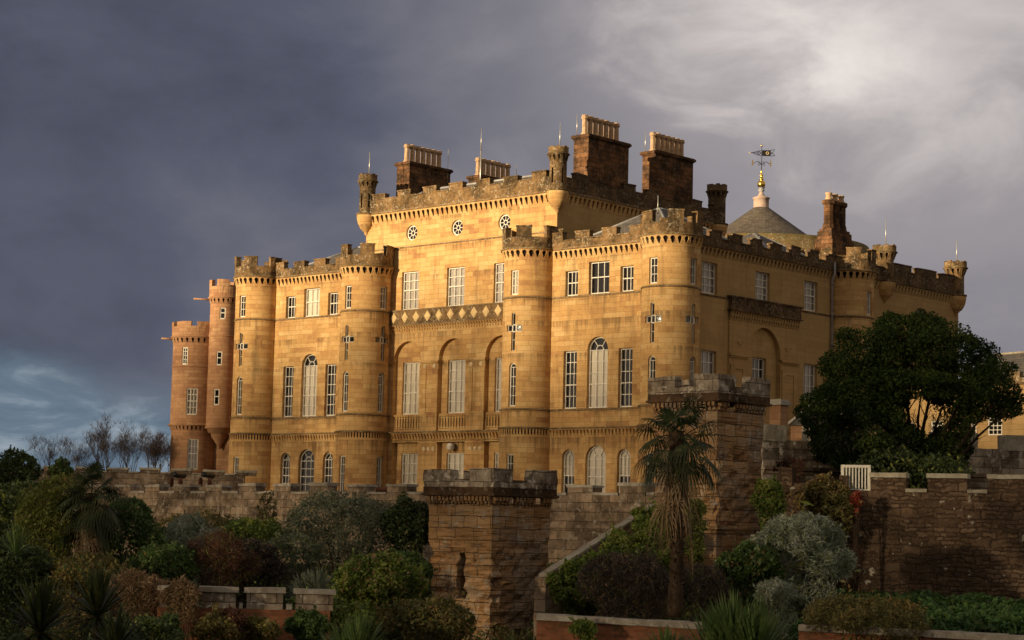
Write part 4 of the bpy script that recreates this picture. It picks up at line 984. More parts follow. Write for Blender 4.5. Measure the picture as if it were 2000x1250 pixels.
# ------------------------------------------------------------------ ground
def ground_z(x, y):
    f = -x*math.sin(YAW) + y*math.cos(YAW); sd_ = x*math.cos(YAW) + y*math.sin(YAW)
    def ss(a, b, t): t = min(1, max(0, (t-a)/(b-a))); return t*t*(3-2*t)
    z = -1.3
    right = ss(6.0, 9.0, sd_)
    z += right*(2.0*ss(47.4, 49.5, f) + .3*ss(52, 58, f) + 3.1*ss(62.2, 65.5, f))
    wl = (x+48.36)*.11494 + (y-58.107)*.99337      # metres beyond the terrace wall
    z += (1-right)*(2.4*ss(-17, -3, wl) + 3.0*ss(1.5, 8, wl))
    z += .6*ss(12, 24, wl)
    z = min(z, 4.75)
    z += -18*ss(150, 330, wl)
    return z
g_ = MB(); N_ = 120
gx_ = [-900+i*25 for i in range(19)] + [-430+i*10 for i in range(23)] + [-205+i*3 for i in range(45)] + [-70+i*1.5 for i in range(50)] + [6+i*20 for i in range(20)]
gy_ = [-300+i*20 for i in range(13)] + [-45+i*3 for i in range(25)] + [30+i*1.5 for i in range(30)] + [76+i*3 for i in range(33)] + [175+i*15 for i in range(12)] + [360+i*40 for i in range(16)]
vv = [(x, y, ground_z(x, y)) for y in gy_ for x in gx_]; nx = len(gx_)
g_.add(vv, [(j*nx+i, j*nx+i+1, (j+1)*nx+i+1, (j+1)*nx+i) for j in range(len(gy_)-1) for i in range(nx-1)], [(v[0], v[1]) for v in vv], 0, True)
tag(g_.build('ground', M['soil']), kind='structure')
far = MB(); far.add([(-9000, -9000, -14), (9000, -9000, -14), (9000, 9000, -14), (-9000, 9000, -14)], [(0, 1, 2, 3)])
tag(far.build('sea', plain('slate_sea', (.05, .07, .09), .3, .5)), kind='structure')
t_ = MB(); t_.box(-112, -58, 78, 91, 3.0, 4.78); tag(t_.build('terrace_path', M['gravel']), kind='structure')

# ------------------------------------------------------------------ masonry in the garden
def rough(mb, amp, sc=2.2, keep=None, vert=1.0, amp2=0.0):
    """push the vertices about with noise so that old masonry is uneven"""
    for i, p in enumerate(mb.v):
        q = Vector(p)*sc; q.z *= vert
        d_ = mnoise.noise_vector(q)*amp + mnoise.noise_vector(q*3.7)*(amp*.5)
        mb.v[i] = (p[0]+d_.x, p[1]+d_.y, p[2]+d_.z*.5)
def gridbox(mb, x0, x1, y0, y1, z0, z1, st, mi=0, top=True):
    def face(o_, a, b, la, lb):
        na, nb_ = max(1, int(la/st+.5)), max(1, int(lb/st+.5)); v = []; uv = []
        for j in range(nb_+1):
            for i in range(na+1):
                p = Vector(o_)+Vector(a)*(la*i/na)+Vector(b)*(lb*j/nb_); v.append(tuple(p))
                uv.append((p.x+p.y, p.z) if abs(b[2]) > .5 else (p.x, p.y))
        mb.add(v, [(j*(na+1)+i, j*(na+1)+i+1, (j+1)*(na+1)+i+1, (j+1)*(na+1)+i) for j in range(nb_) for i in range(na)], uv, mi, False)
    face((x0, y0, z0), (1, 0, 0), (0, 0, 1), x1-x0, z1-z0); face((x1, y0, z0), (0, 1, 0), (0, 0, 1), y1-y0, z1-z0)
    face((x1, y1, z0), (-1, 0, 0), (0, 0, 1), x1-x0, z1-z0); face((x0, y1, z0), (0, -1, 0), (0, 0, 1), y1-y0, z1-z0)
    if top: face((x0, y0, z1), (1, 0, 0), (0, 1, 0), x1-x0, y1-y0)

def garden_tower(name, cx, cy, w, zb, zt, label, slit, plinth=None):
    """square crenellated garden tower; (cx,cy) is its south-east corner"""
    x0, x1, y0, y1 = cx-w, cx, cy, cy+w
    t = thing(name, ((x0+x1)/2, (y0+y1)/2, zb), label=label, cat='tower')
    zc = zt-1.02   # underside of the moulding
    b = MB(); H = []
    if slit: c = x0+w*.50; H = [[(c-.13, zb+2.0), (c+.13, zb+2.0), (c+.14, zb+2.4), (c+.19, zb+2.6), (c+.16, zb+2.9), (c+.15, zb+3.35)] + arc(c, zb+3.36, .15, .1, PI-.1, 8) + [(c-.15, zb+3.0), (c-.20, zb+2.75), (c-.17, zb+2.5)]]
    st = .17
    mpS = south(y0)
    # south face with the opening, cut into a fine grid so that it can weather
    V = cuts(x0, x1, st)
    n_ = int((zc-zb)/st); 
    for k in range(n_):
        za, zb_ = zb+(zc-zb)*k/n_, zb+(zc-zb)*(k+1)/n_
        hs = []
        for h in H:
            # clip the opening to this course
            ys = [p[1] for p in h]
            if max(ys) > za and min(ys) < zb_:
                zm = (za+zb_)/2; xs = []
                for i in range(len(h)):
                    a, c2 = h[i], h[(i+1) % len(h)]
                    if (a[1] > zm) != (c2[1] > zm): xs.append(a[0]+(c2[0]-a[0])*(zm-a[1])/(c2[1]-a[1]))
                if len(xs) >= 2: hs.append((min(xs), max(xs)))
        us = [x0]+V+[x1]
        if hs:
            a, c2 = hs[0]; us = [u for u in us if u < a-.04]+[a, c2]+[u for u in us if u > c2+.04]
        for i in range(len(us)-1):
            if hs and abs(us[i]-hs[0][0]) < 1e-6:
                a, c2 = us[i], us[i+1]
                b.add([(a, y0, za), (a, y0+.5, za), (a, y0+.5, zb_), (a, y0, zb_)], [(0, 1, 2, 3)]); b.add([(c2, y0, za), (c2, y0+.5, za), (c2, y0+.5, zb_), (c2, y0, zb_)], [(3, 2, 1, 0)])
                b.add([(a, y0+.5, za), (c2, y0+.5, za), (c2, y0+.5, zb_), (a, y0+.5, zb_)], [(0, 1, 2, 3)], None, 1); continue
            b.add([(us[i], y0, za), (us[i+1], y0, za), (us[i+1], y0, zb_), (us[i], y0, zb_)], [(0, 1, 2, 3)], [(us[i], za), (us[i+1], za), (us[i+1], zb_), (us[i], zb_)])
    e = MB(); gridbox(e, x0, x1, y0, y1, zb, zc, st, top=False)
    nE = [f for f in range(len(e.f)) if not all(abs(e.v[i][1]-y0) < 1e-3 for i in e.f[f])]
    for f in nE: b.add([e.v[i] for i in e.f[f]], [(0, 1, 2, 3)], e.uv[f])
    # weathering: soft beds eaten back
    for i, p in enumerate(b.v):
        q = Vector((p[0]*.9, p[1]*.9, p[2]*3.6)); lay = mnoise.fractal(q, .6, 2.2, 4); amt = min(1, max(0, (zc-.9-p[2])/.8))
        dd = (abs(lay)**1.0)*.30*amt + .02*mnoise.noise(Vector(p)*5)
        ox = oy = 0
        if abs(p[1]-y0) < .02: oy = dd
        if abs(p[0]-x1) < .02: ox = -dd
        if abs(p[0]-x0) < .02: ox = dd
        b.v[i] = (p[0]+ox, p[1]+oy, p[2])
    body = b.build('wall', [M['eroded'], M['dark']], t)
    if plinth: q = MB(); gridbox(q, x0-.08, x1+.08, y0-.08, y1+.08, zb, plinth, .3); q.uzbox(south(y0-.08), x0-.12, x1+.12, plinth-.1, plinth+.02, -.05, .2); q.uzbox(eastw(x1+.08), y0-.12, y1+.12, plinth-.1, plinth+.02, -.05, .2); rough(q, .02); q.build('plinth', M['eroded'], body)
    # corbels, black-stained moulding, crenellated top
    b = MB()
    for (mq, u0, u1) in ((south(y0), x0, x1), (eastw(x1), y0, y1), (westw(x0), -y1, -y0)):
        n_ = int(w/.155)
        for k in range(n_):
            c = u0+(u1-u0)*(k+.5)/n_
            if random.random() < .06: continue
            zz = zc-.02-random.uniform(0, .05)
            b.uzbox(mq, c-.045, c+.045, zz-.02, zc+.20, -.06, .04); b.uzbox(mq, c-.05, c+.05, zz+.08, zc+.20, -.12, .03)
    b.build('corbel', M['eroded'], body)
    b = MB(); gridbox(b, x0-.14, x1+.14, y0-.14, y1+.14, zc+.18, zc+.46, .25); b.box(x0-.19, x1+.19, y0-.19, y1+.19, zc+.20, zc+.26); rough(b, .022)
    b.build('moulding', M['dark_band'], body)
    b = MB(); th = .32; X0, X1, Y0, Y1 = x0-.13, x1+.13, y0-.13, y1+.13; zl = zt-.37
    for (a0, a1, b0, b1) in ((X0, X1, Y0, Y0+th), (X1-th, X1, Y0+th, Y1), (X0, X0+th, Y0+th, Y1), (X0+th, X1-th, Y1-th, Y1)): gridbox(b, a0, a1, b0, b1, zc+.45, zl, .16)
    ww = X1-X0; m1 = ww*.385
    MR_ = [(X1-m1*.86, X1, Y0, Y0+m1*.80), (X0, X0+m1, Y0, Y0+th*1.3), (X1-th*1.2, X1, Y1-m1, Y1), (X0, X0+th*1.2, Y1-m1, Y1)]
    L_ = [(X1-m1*.86, X1, Y0, Y0+th), (X1-th, X1, Y0+th, Y0+m1*.80), (X0, X0+m1, Y0, Y0+th), (X0, X0+th, Y0+th, Y0+m1*.6), (X1-th, X1, Y1-m1, Y1), (X0, X0+th, Y1-m1, Y1)]
    for k, (a0, a1, b0, b1) in enumerate(L_): gridbox(b, a0-.01, a1+.01, b0-.01, b1+.01, zl-.02, zt+(.0, .0, -.03, -.03, .02, 0)[k], .16)
    rough(b, .055, 2.3); b.build('battlement', M['tower_top'], body)
    b = MB(); b.box(X0+.2, X1-.2, Y0+.2, Y1-.2, zc+.4, zc+.7); b.build('roof', M['dark_band'], body)
    return t
garden_tower('garden_tower', -40.64, 44.13, 2.66, -1.3, 4.72, 'eroded sandstone garden tower with a worn arched slit and a black-stained crenellated top', True)
garden_tower('garden_tower', -35.50, 48.47, 2.42, -.5, 7.72, 'taller sandstone garden tower with lichened battlements behind the shaggy palm', False, plinth=3.15)

# long crenellated terrace wall running left towards the sea
WD = Vector((-.99337, .11494, 0)); W0 = Vector((-48.3617, 58.107, 0)); WP = Vector((WD.y, -WD.x, 0))  # WP points to the garden? fixed below
if WP.dot(Vector((-W0.x, -W0.y, 0))) < 0: WP = -WP
def longwall(name, label, P0, D_, P_, s0, s1, zb, zc, zt, pitch, mw, ph, mat, cop, th=.5, zcp=.12, moulding=None, group=None, flush=True):
    t = thing(name, (P0.x, P0.y, zb), label=label, cat='wall', group=group)
    def mp(u, z, d): p = P0+D_*(-u)+P_*(-d); return (p.x, p.y, z)     # u increases to the right seen from the garden
    b = MB(); n_ = int((s1-s0)/.4); m_ = max(2, int((zc-zb)/.3)); v = []; uv = []
    for j in range(m_+1):
        for i in range(n_+1): u = -s1+(s1-s0)*i/n_; z = zb+(zc-zb)*j/m_; v.append(mp(u, z, 0)); uv.append((u, z))
    b.add(v, [(j*(n_+1)+i, j*(n_+1)+i+1, (j+1)*(n_+1)+i+1, (j+1)*(n_+1)+i) for j in range(m_) for i in range(n_)], uv)
    b.uzbox(mp, -s1, -s0, zb, zc, .05, th, seg=n_//3)
    rough(b, .035, 1.6); w_ = b.build('wall', mat, t)
    k = math.ceil((s0-ph)/pitch); segs = []
    while ph+k*pitch < s1:
        s_ = ph+k*pitch; ua, ub = -s_, -s_+mw; k += 1
        if ub > -s0+mw: continue
        segs.append((ua, ub)); b = MB(); c = MB(); dz = random.uniform(-.04, .03)
        b.uzbox(mp, ua, ub, zc-.03, zt-zcp+dz, -.015, th, seg=4, jz=.02); c.uzbox(mp, ua-.05, ub+.05, zt-zcp+dz, zt+dz+random.uniform(-.02, .02), -.07, th+.06, seg=3, jz=.03)
        rough(b, .025, 2.5); rough(c, .028, 3.0); m_ = b.build('merlon', mat, t); c.build('coping', cop, m_)
    segs.sort(); prev = None
    for (a, e) in segs:
        if prev is not None: c = MB(); c.uzbox(mp, prev+.06, a-.06, zc, zc+zcp*.8, -.05, th+.04, seg=3, jz=.02); rough(c, .022, 3.0); c.build('coping', cop, t)
        prev = e
    if moulding: b = MB(); b.uzbox(mp, -s1, -s0, moulding, moulding+.13, -.09, .02, seg=n_//2); rough(b, .012, 2); b.build('moulding', mat, w_)
    return t
longwall('terrace_wall', 'long crenellated terrace wall below the castle, running left from the eroded tower', W0, WD, WP, -6.5, 40, .8, 4.24, 4.68, 2.835, 1.36, .0+1.35, M['garden_stone'], M['coping'], moulding=2.98)
# farther parapet on the left towards the sea
A = at(20, 940, 128); B = at(470, 940, 126); D2 = (A-B); D2.z = 0; Ln = D2.length; D2.normalize(); P2 = Vector((D2.y, -D2.x, 0))
if P2.dot(-B) < 0: P2 = -P2
longwall('parapet_wall', 'distant lichened parapet wall at the foot of the red tower', B, D2, P2, -.2, Ln+6, 2.0, 5.78, 6.10, 2.0, 1.22, 2.3, M['garden_stone'], M['white_coping'], th=.7)
# right-hand retaining wall of dark rubble
A = at(1492, 960, 60.8); B = at(2120, 960, 59.5); B = A+(B-A)*1.8; D3 = (A-B); D3.z = 0; L3 = D3.length; D3.normalize(); P3 = Vector((D3.y, -D3.x, 0))
if P3.dot(-B) < 0: P3 = -P3
t = thing('retaining_wall', (B.x, B.y, .6), label='dark rubble retaining wall with pale copings below the big evergreen tree', cat='wall')
def mpR(u, z, d): p = B+D3*(L3-u)+P3*(-d); return (p.x, p.y, z)
def uR(px): # position along the wall for a photo column
    d_ = at(px, 950, 1)-CAM; M2 = np.array([[d_.x, D3.x], [d_.y, D3.y]]); k, s_ = np.linalg.solve(M2, np.array([B.x-CAM.x+D3.x*L3, B.y-CAM.y+D3.y*L3])); return s_
b = MB(); st = .14; n_ = int(L3/st); m_ = int((4.30-.4)/st); v = []; uv = []
for j in range(m_+1):
    for i in range(n_+1): u = L3*i/n_; z = .4+3.9*j/m_; v.append(mpR(u, z, 0)); uv.append((u, z))
b.add(v, [(j*(n_+1)+i, j*(n_+1)+i+1, (j+1)*(n_+1)+i+1, (j+1)*(n_+1)+i) for j in range(m_) for i in range(n_)], uv); b.uzbox(mpR, 0, L3, .4, 4.28, .08, .5)
rough(b, .05, 2.2, vert=1.6); w_ = b.build('wall', M['rubble'], t)
pr = None
for (pa, pb) in ((1700, 1768), (1812, 1888), (1930, 2010), (2055, 2130), (2180, 2255), (2305, 2380), (2430, 2505)):
    ua, ub = uR(pa), uR(pb)
    b = MB(); c = MB(); b.uzbox(mpR, ua, ub, 4.26, 4.70, .0, .62, seg=8, jz=.02); c.uzbox(mpR, ua-.03, ub+.03, 4.70, 4.83, -.04, .66, seg=6, jz=.02)
    rough(b, .03, 2.5); rough(c, .024, 3); m_ = b.build('merlon', M['rubble'], t); c.build('coping', M['white_coping'], m_)
    if pr: c = MB(); c.uzbox(mpR, pr+.02, ua-.02, 4.27, 4.36, -.05, .60, seg=4, jz=.02); rough(c, .02, 3); c.build('coping', M['white_coping'], t)
    pr = ub
b = MB(); b.uzbox(mpR, 0, uR(1655), 4.2, 4.48, .0, .5, seg=5); b.uzbox(mpR, uR(1520), uR(1548), 4.4, 4.95, -.05, .5); b.uzbox(mpR, uR(1640), uR(1656), 4.2, 4.75, -.03, .5)
rough(b, .03, 2.5); b.build('wall_head', M['rubble'], t)
# white gate in the gap of that wall
t = thing('gate', tuple(Vector(mpR(uR(1677), 4.2, .2))), label='small white barred gate at the top of the rubble wall', cat='gate')
b = MB(); u0, u1 = uR(1641), uR(1699); b.uzbox(mpR, u0, u0+.09, 4.28, 4.98, .1, .17); b.uzbox(mpR, u1-.09, u1, 4.28, 4.98, .1, .17); b.uzbox(mpR, u0-.0, u1, 4.98, 5.06, .09, .18); b.uzbox(mpR, u0+.09, u1-.09, 4.28, 4.34, .11, .16); b.build('frame', M['white'], t)
for k in range(7): u = u0+.16+(u1-u0-.32)*k/6; b = MB(); b.uzbox(mpR, u-.02, u+.02, 4.34, 4.98, .115, .155); b.build('bar', M['white'], t)
# upper bastion wall behind tree and tower
A = at(1490, 900, 66); B2 = at(2650, 900, 73); t = thing('bastion_wall', (A.x, A.y, 3.5), label='upper stone bastion wall with big pale blocks behind the evergreen tree', cat='wall')
pts = []
for i in range(41):
    s_ = i/40; p = A.lerp(B2, s_); bow = math.sin(PI*min(1, s_*1.0))*-2.2; q = Vector((p.x-bow*.0, p.y, 0)); nrm = Vector((-(B2-A).y, (B2-A).x, 0)).normalized(); pts.append(Vector((p.x, p.y, 0))+nrm*2.6*math.sin(PI*s_))
acc = [0]
for i in range(40): acc.append(acc[-1]+(pts[i+1]-pts[i]).length)
def mpB(u, z, d):
    u = max(0, min(acc[-1]-1e-4, u)); i = max(k for k in range(40) if acc[k] <= u); f_ = (u-acc[i])/(acc[i+1]-acc[i]); p = pts[i].lerp(pts[i+1], f_); tg = (pts[i+1]-pts[i]).normalized(); p = p+Vector((-tg.y, tg.x, 0))*d; return (p.x, p.y, z)
b = MB(); b.uzbox(mpB, 0, acc[-1], 2.5, 6.05, 0, .5, seg=60); rough(b, .03, 2); w_ = b.build('wall', M['tower_top'], t)
b = MB(); b.uzbox(mpB, 0, acc[-1], 5.05, 5.18, -.12, .02, seg=50); b.uzbox(mpB, 0, acc[-1], 4.93, 5.05, -.06, .02, seg=50); b.build('moulding', M['garden_stone'], w_)
b = MB(); u = -.6
while u < acc[-1]: b.uzbox(mpB, max(0, u), min(acc[-1], u+1.55), 6.0, 6.55, -.02, .52, seg=5, jz=.03); u += 2.5
rough(b, .03, 2.5); b.build('battlement', M['white_coping'], w_)
# reddish gate pier and low roof by the castle's east side
p = at(1521, 812, 72); t = thing('gate_pier', (p.x, p.y, 4.5), label='reddish stone pier with a moulded cap beside the tall garden tower', cat='pier')
b = MB(); b.box(p.x-.24, p.x+.24, p.y-.24, p.y+.24, 4.5, 7.55); b.build('shaft', M['stone_red'], t); b = MB(); b.box(p.x-.32, p.x+.32, p.y-.32, p.y+.32, 7.55, 7.68); b.box(p.x-.26, p.x+.26, p.y-.26, p.y+.26, 7.68, 7.76); b.build('cap', M['coping'], t)
p = at(1600, 790, 80); t = thing('outhouse', (p.x, p.y, 4.5), label='low outhouse with a white-edged gable roof half hidden by the evergreen tree', cat='outhouse')
b = MB(); b.box(p.x-1.35, p.x+1.6, p.y, p.y+3, 4.5, 7.3); b.build('wall', M['stone_red'], t)
b = MB(); b.add([(p.x-1.45, p.y-.1, 7.3), (p.x+1.7, p.y-.1, 7.3), (p.x+.12, p.y-.1, 8.35), (p.x-1.45, p.y+3, 7.3), (p.x+1.7, p.y+3, 7.3), (p.x+.12, p.y+3, 8.35)], [(0, 1, 2), (3, 5, 4), (0, 2, 5, 3), (1, 4, 5, 2)]); rf = b.build('roof', M['slate'], t)
b = MB(); b.tube([(p.x-1.5, p.y-.12, 7.27), (p.x+.12, p.y-.12, 8.38), (p.x+1.75, p.y-.12, 7.27)], .075, 4); b.build('verge', M['white'], rf)

# courtyard building far right
t = thing('courtyard_building', (-55, 105, 4.5), label='sunlit yellow stone building with a hipped slate roof beyond the evergreen tree', cat='building')
mpC = south(105.0); b = MB()
def xC(px): d_ = at(px, 800, 1)-CAM; return d_.x*105/d_.y
def zC(px, py): d_ = _fw + _r*((px-1000)/FPX) - _u*((py-625)/FPX); return 3+d_.z*105/d_.y
WN = [(1872, 1907, 818, 856), (1929, 1957, 815, 850), (1768, 1786, 825, 860), (1818, 1842, 822, 858)]
H = [rectp(xC(a), xC(b_), zC((a+b_)/2, d_), zC((a+b_)/2, c_)) for a, b_, c_, d_ in WN]
xl, xr = -64.6, -44; ztp = zC(1960, 752)
sheet(b, mpC, rectp(xl, xr, 3.5, ztp), H, .12, cuts(xl, xr, 3), back=.1)
b.add([(xr, 105, 3.5), (xr, 116, 3.5), (xr, 116, ztp), (xr, 105, ztp)], [(0, 1, 2, 3)]); b.add([(xl, 116, 3.5), (xl, 105, 3.5), (xl, 105, ztp), (xl, 116, ztp)], [(0, 1, 2, 3)])
wl = b.build('wall', [M['stone_yellow'], M['dark']], t)
for (h, cr) in zip(H, ((4, 3), (3, 4), (2, 4), (2, 4))): window(t, mpC, (h[0][0]+h[1][0])/2, h[0][1], h[2][1], (h[1][0]-h[0][0])/2, cr[0], cr[1], d=.05, sill=.07)
b = MB(); x9 = xC(1970); b.uzbox(mpC, xl, xr, ztp, ztp+.12, -.1, .3, seg=4); 
for k in range(6): b.uzbox(mpC, x9+.05+1.3*k, x9+.75+1.3*k, ztp+.1, ztp+.75, -.05, .3)
b.uzbox(mpC, x9-.2, xr, ztp+.1, ztp+.4, -.05, .3)
b.build('battlement', M['ledge'], wl)
b = MB(); ld = MB(); zr = zC(1958, 679)
b.add([(x9-3.4, 105.5, ztp), (x9+1.4, 105.5, ztp), (x9+1.4, 113, ztp), (x9-3.4, 113, ztp), (x9-3.4, 109, zr), (x9-.35, 108.2, zr)], [(0, 1, 5, 4), (1, 2, 5), (2, 3, 4, 5), (3, 0, 4)])
ld.tube([(x9-3.4, 109, zr), (x9-.35, 108.2, zr), (x9+1.4, 105.5, ztp)], .09, 6); rf = b.build('roof', M['slate'], t); ld.build('lead_flashing', M['white_coping'], rf)

# low garden walls in front
def lowwall(name, label, pa, pb, Da, Db, zt, brick_h, cop=.14, th=.42, crenel=None, mat='brick', group=None):
    a = at(pa[0], pa[1], Da); c_ = at(pb[0], pb[1], Db); D_ = Vector((c_.x-a.x, c_.y-a.y, 0)); L_ = D_.length; D_.normalize(); N = Vector((-D_.y, D_.x, 0))
    t = thing(name, (a.x, a.y, zt-brick_h), label=label, cat='wall', group=group); z0, z1 = a.z, c_.z
    def mp(u, z, d): p = Vector((a.x, a.y, 0))+D_*u+N*d; return (p.x, p.y, z+z0+(z1-z0)*u/L_)
    b = MB(); b.uzbox(mp, 0, L_, -brick_h, -cop, 0, th, seg=int(L_)); rough(b, .012, 2); w_ = b.build('wall', M[mat], t)
    if not crenel:
        c = MB(); u = 0
        while u < L_: l = random.uniform(.7, 1.1); c.uzbox(mp, u, min(L_, u+l), -cop, random.uniform(-.01, .012), -.06, th+.06, seg=3, jz=.01); u += l
        rough(c, .012, 3); c.build('coping', M['coping'], w_)
    else:
        for (ua, ub, up) in crenel:
            b = MB(); c = MB()
            if up:
                b.uzbox(mp, ua, ub, -cop-.01, up-.12, .0, th, seg=2); c.uzbox(mp, ua-.06, ub+.06, up-.12, up, -.07, th+.07, seg=3, jz=.012)
                rough(b, .015, 3); rough(c, .018, 3); m_ = b.build('merlon', M['tower_top'], t); c.build('coping', M['coping'], m_)
            elif ub-ua > .2: c.uzbox(mp, ua+.07, ub-.07, -cop, -.02, -.05, th+.05, seg=2, jz=.01); rough(c, .015, 3); c.build('coping', M['coping'], t)
    return t
lowwall('garden_wall', 'low red brick wall with a flat stone coping at the foot of the palm', (1048, 1199), (1372, 1217), 47.5, 47.0, 1.1, 2.2)
lowwall('garden_wall', 'low brick wall with flat coping at the lower right in front of the leafy bed', (1560, 1220), (2500, 1266), 46.5, 45.6, .9, 2.2)
px2m = 48/FPX
cr_ = []
for (a, b_, up) in ((308, 388, 0), (390, 455, .36), (456, 474, 0), (476, 545, .36), (546, 569, 0), (570, 641, .36)): cr_.append(((a-308)*px2m*1.0, (b_-308)*px2m*1.0, up))
cr_[0] = (0.0, 2*px2m, 0); cr_.insert(1, (4*px2m, 52*px2m, .36)); cr_.insert(2, (54*px2m, 82*px2m, 0))
lowwall('garden_wall', 'low crenellated brick wall with mossy copings at the lower left, draped in dry creeper', (308, 1173), (645, 1181), 48, 48, 1.1, 2.4, crenel=cr_)
# ramp coping climbing between the towers
a = at(1082, 1112, 58); c_ = at(1262, 998, 62); D_ = (c_-a); L_ = D_.length
t = thing('stair_wall', tuple(a), label='sloping stair wall coping climbing right through the ivy between the two towers', cat='wall')
hd = Vector((D_.x, D_.y, 0)); hl = hd.length; hd.normalize(); N = Vector((-hd.y, hd.x, 0))
def mpS(u, z, d): p = Vector((a.x, a.y, 0))+hd*u+N*d; return (p.x, p.y, a.z+D_.z*u/hl+z)
b = MB(); b.uzbox(mpS, -.4, hl+.6, -2.6, -.1, .0, .4, seg=8); w_ = b.build('wall', M['garden_stone'], t)
b = MB(); 
for k in range(8): b.uzbox(mpS, -.4+(hl+1)*k/8+.01, -.4+(hl+1)*(k+1)/8, -.07, .01, -.03, .26, seg=2)
rough(b, .012, 3); b.build('coping', M['coping'], w_)
# cannon behind the terrace wall
for i, (px, py, D_) in enumerate(((344, 927, 119), (401, 927, 118.5), (757, 956, 90))):
    p = at(px, py, D_); t = thing('cannon', (p.x, p.y, p.z-.8), cat='cannon', label=('old iron cannon in the left gap of the distant parapet wall', 'old iron cannon in the gap of the distant parapet wall nearest the red tower', 'rusty cannon barrel lying just behind the terrace wall left of the eroded tower')[i])
    dv = Vector((math.sin(YAW-.17), -math.cos(YAW-.17), 0)) if i < 2 else Vector((math.cos(YAW), math.sin(YAW), 0)); q = dv if i < 2 else dv
    b = MB(); b.tube([p-q*1.3, p-q*1.25, p-q*.3, p+q*.2, p+q*.22, p+q*.3], [.10, .22, .18, .13, .17, .17] if i < 2 else [.06, .13, .12, .09, .11, .11], 14); b.build('barrel', M['iron'] if i < 2 else M['rust'], t)
    b = MB(); s_ = Vector((q.y, -q.x, 0)); 
    for sg in (-1, 1): 
        w0 = p+s_*sg*.28-Vector((0, 0, .45)); b.tube([w0-s_*.05, w0+s_*.05], .28, 12)
        if i == 2: b.tube([w0-q*1.0+Vector((0, 0, -.1)), w0+Vector((0, 0, .3)), w0+q*.3+Vector((0, 0, .2))], .07, 5)
    b.build('carriage', M['rust'], t)

# ------------------------------------------------------------------ planting
def leafmesh(name, C_, Nn, L, Wd, mat, fold=.0, droop=0.0, parent=None, loc=None, mode='leaf', mat2=None, frac=0):
    """many separate leaves: centres C_, outward directions Nn, lengths L, widths Wd"""
    n_ = len(C_)
    t = RNG.normal(size=(n_, 3)); t += Nn*.6; t /= np.linalg.norm(t, axis=1)[:, None]
    r2 = RNG.normal(size=(n_, 3)); s_ = np.cross(t, r2); s_ /= np.linalg.norm(s_, axis=1)[:, None]
    L = L[:, None]; Wd = Wd[:, None]
    a = C_-t*L*.5; b = C_+s_*Wd*.5+t*L*.02; c = C_+t*L*.5; d = C_-s_*Wd*.5+t*L*.02
    c = c - np.array([0, 0, 1.0])*L*droop
    V = np.stack([a, b, c, d], 1).reshape(-1, 3).astype(np.float32)
    me = bpy.data.meshes.new(name); me.vertices.add(n_*4); me.vertices.foreach_set('co', V.ravel())
    me.loops.add(n_*4); me.loops.foreach_set('vertex_index', np.arange(n_*4, dtype=np.int32))
    me.polygons.add(n_); me.polygons.foreach_set('loop_start', np.arange(0, n_*4, 4, dtype=np.int32)); me.polygons.foreach_set('loop_total', np.full(n_, 4, dtype=np.int32))
    me.materials.append(mat)
    if mat2 is not None: me.materials.append(mat2); me.polygons.foreach_set('material_index', (RNG.random(n_) < frac).astype(np.int32))
    me.update(calc_edges=True)
    ob = bpy.data.objects.new(name, me); COL.objects.link(ob)
    if parent is not None: ob.parent = parent
    return ob
def lumps(rx, ry, rz, n_, fr=(.20, .46), flat_=.0):
    out = [(np.array([0, 0, 0.0]), np.array([rx, ry, rz])*.78)]
    for i in range(n_):
        v_ = RNG.normal(size=3); v_[2] = abs(v_[2])*(1-flat_)+v_[2]*flat_; v_ /= np.linalg.norm(v_)
        k = RNG.uniform(*fr); out.append((v_*np.array([rx, ry, rz])*(1.06-k*.75), np.array([1, 1, RNG.uniform(.65, 1)])*k*(rx+ry+rz)/3))
    return out
def cloud(lm, n_, shell=.35):
    w_ = np.array([r.prod()**(2/3) for _, r in lm]); w_ /= w_.sum(); idx = RNG.choice(len(lm), n_, p=w_)
    Cc = np.array([c for c, _ in lm])[idx]; Rr = np.array([r for _, r in lm])[idx]
    v_ = RNG.normal(size=(n_, 3)); v_ /= np.linalg.norm(v_, axis=1)[:, None]
    rad = 1-RNG.random(n_)**1.6*shell + RNG.normal(size=n_)*.065
    P = Cc+v_*Rr*rad[:, None]
    keep = np.ones(n_, bool)
    for j, (c, r) in enumerate(lm):
        d_ = (((P-c)/r)**2).sum(1); keep &= ~((d_ < .55) & (idx != j))
    return P[keep], v_[keep]
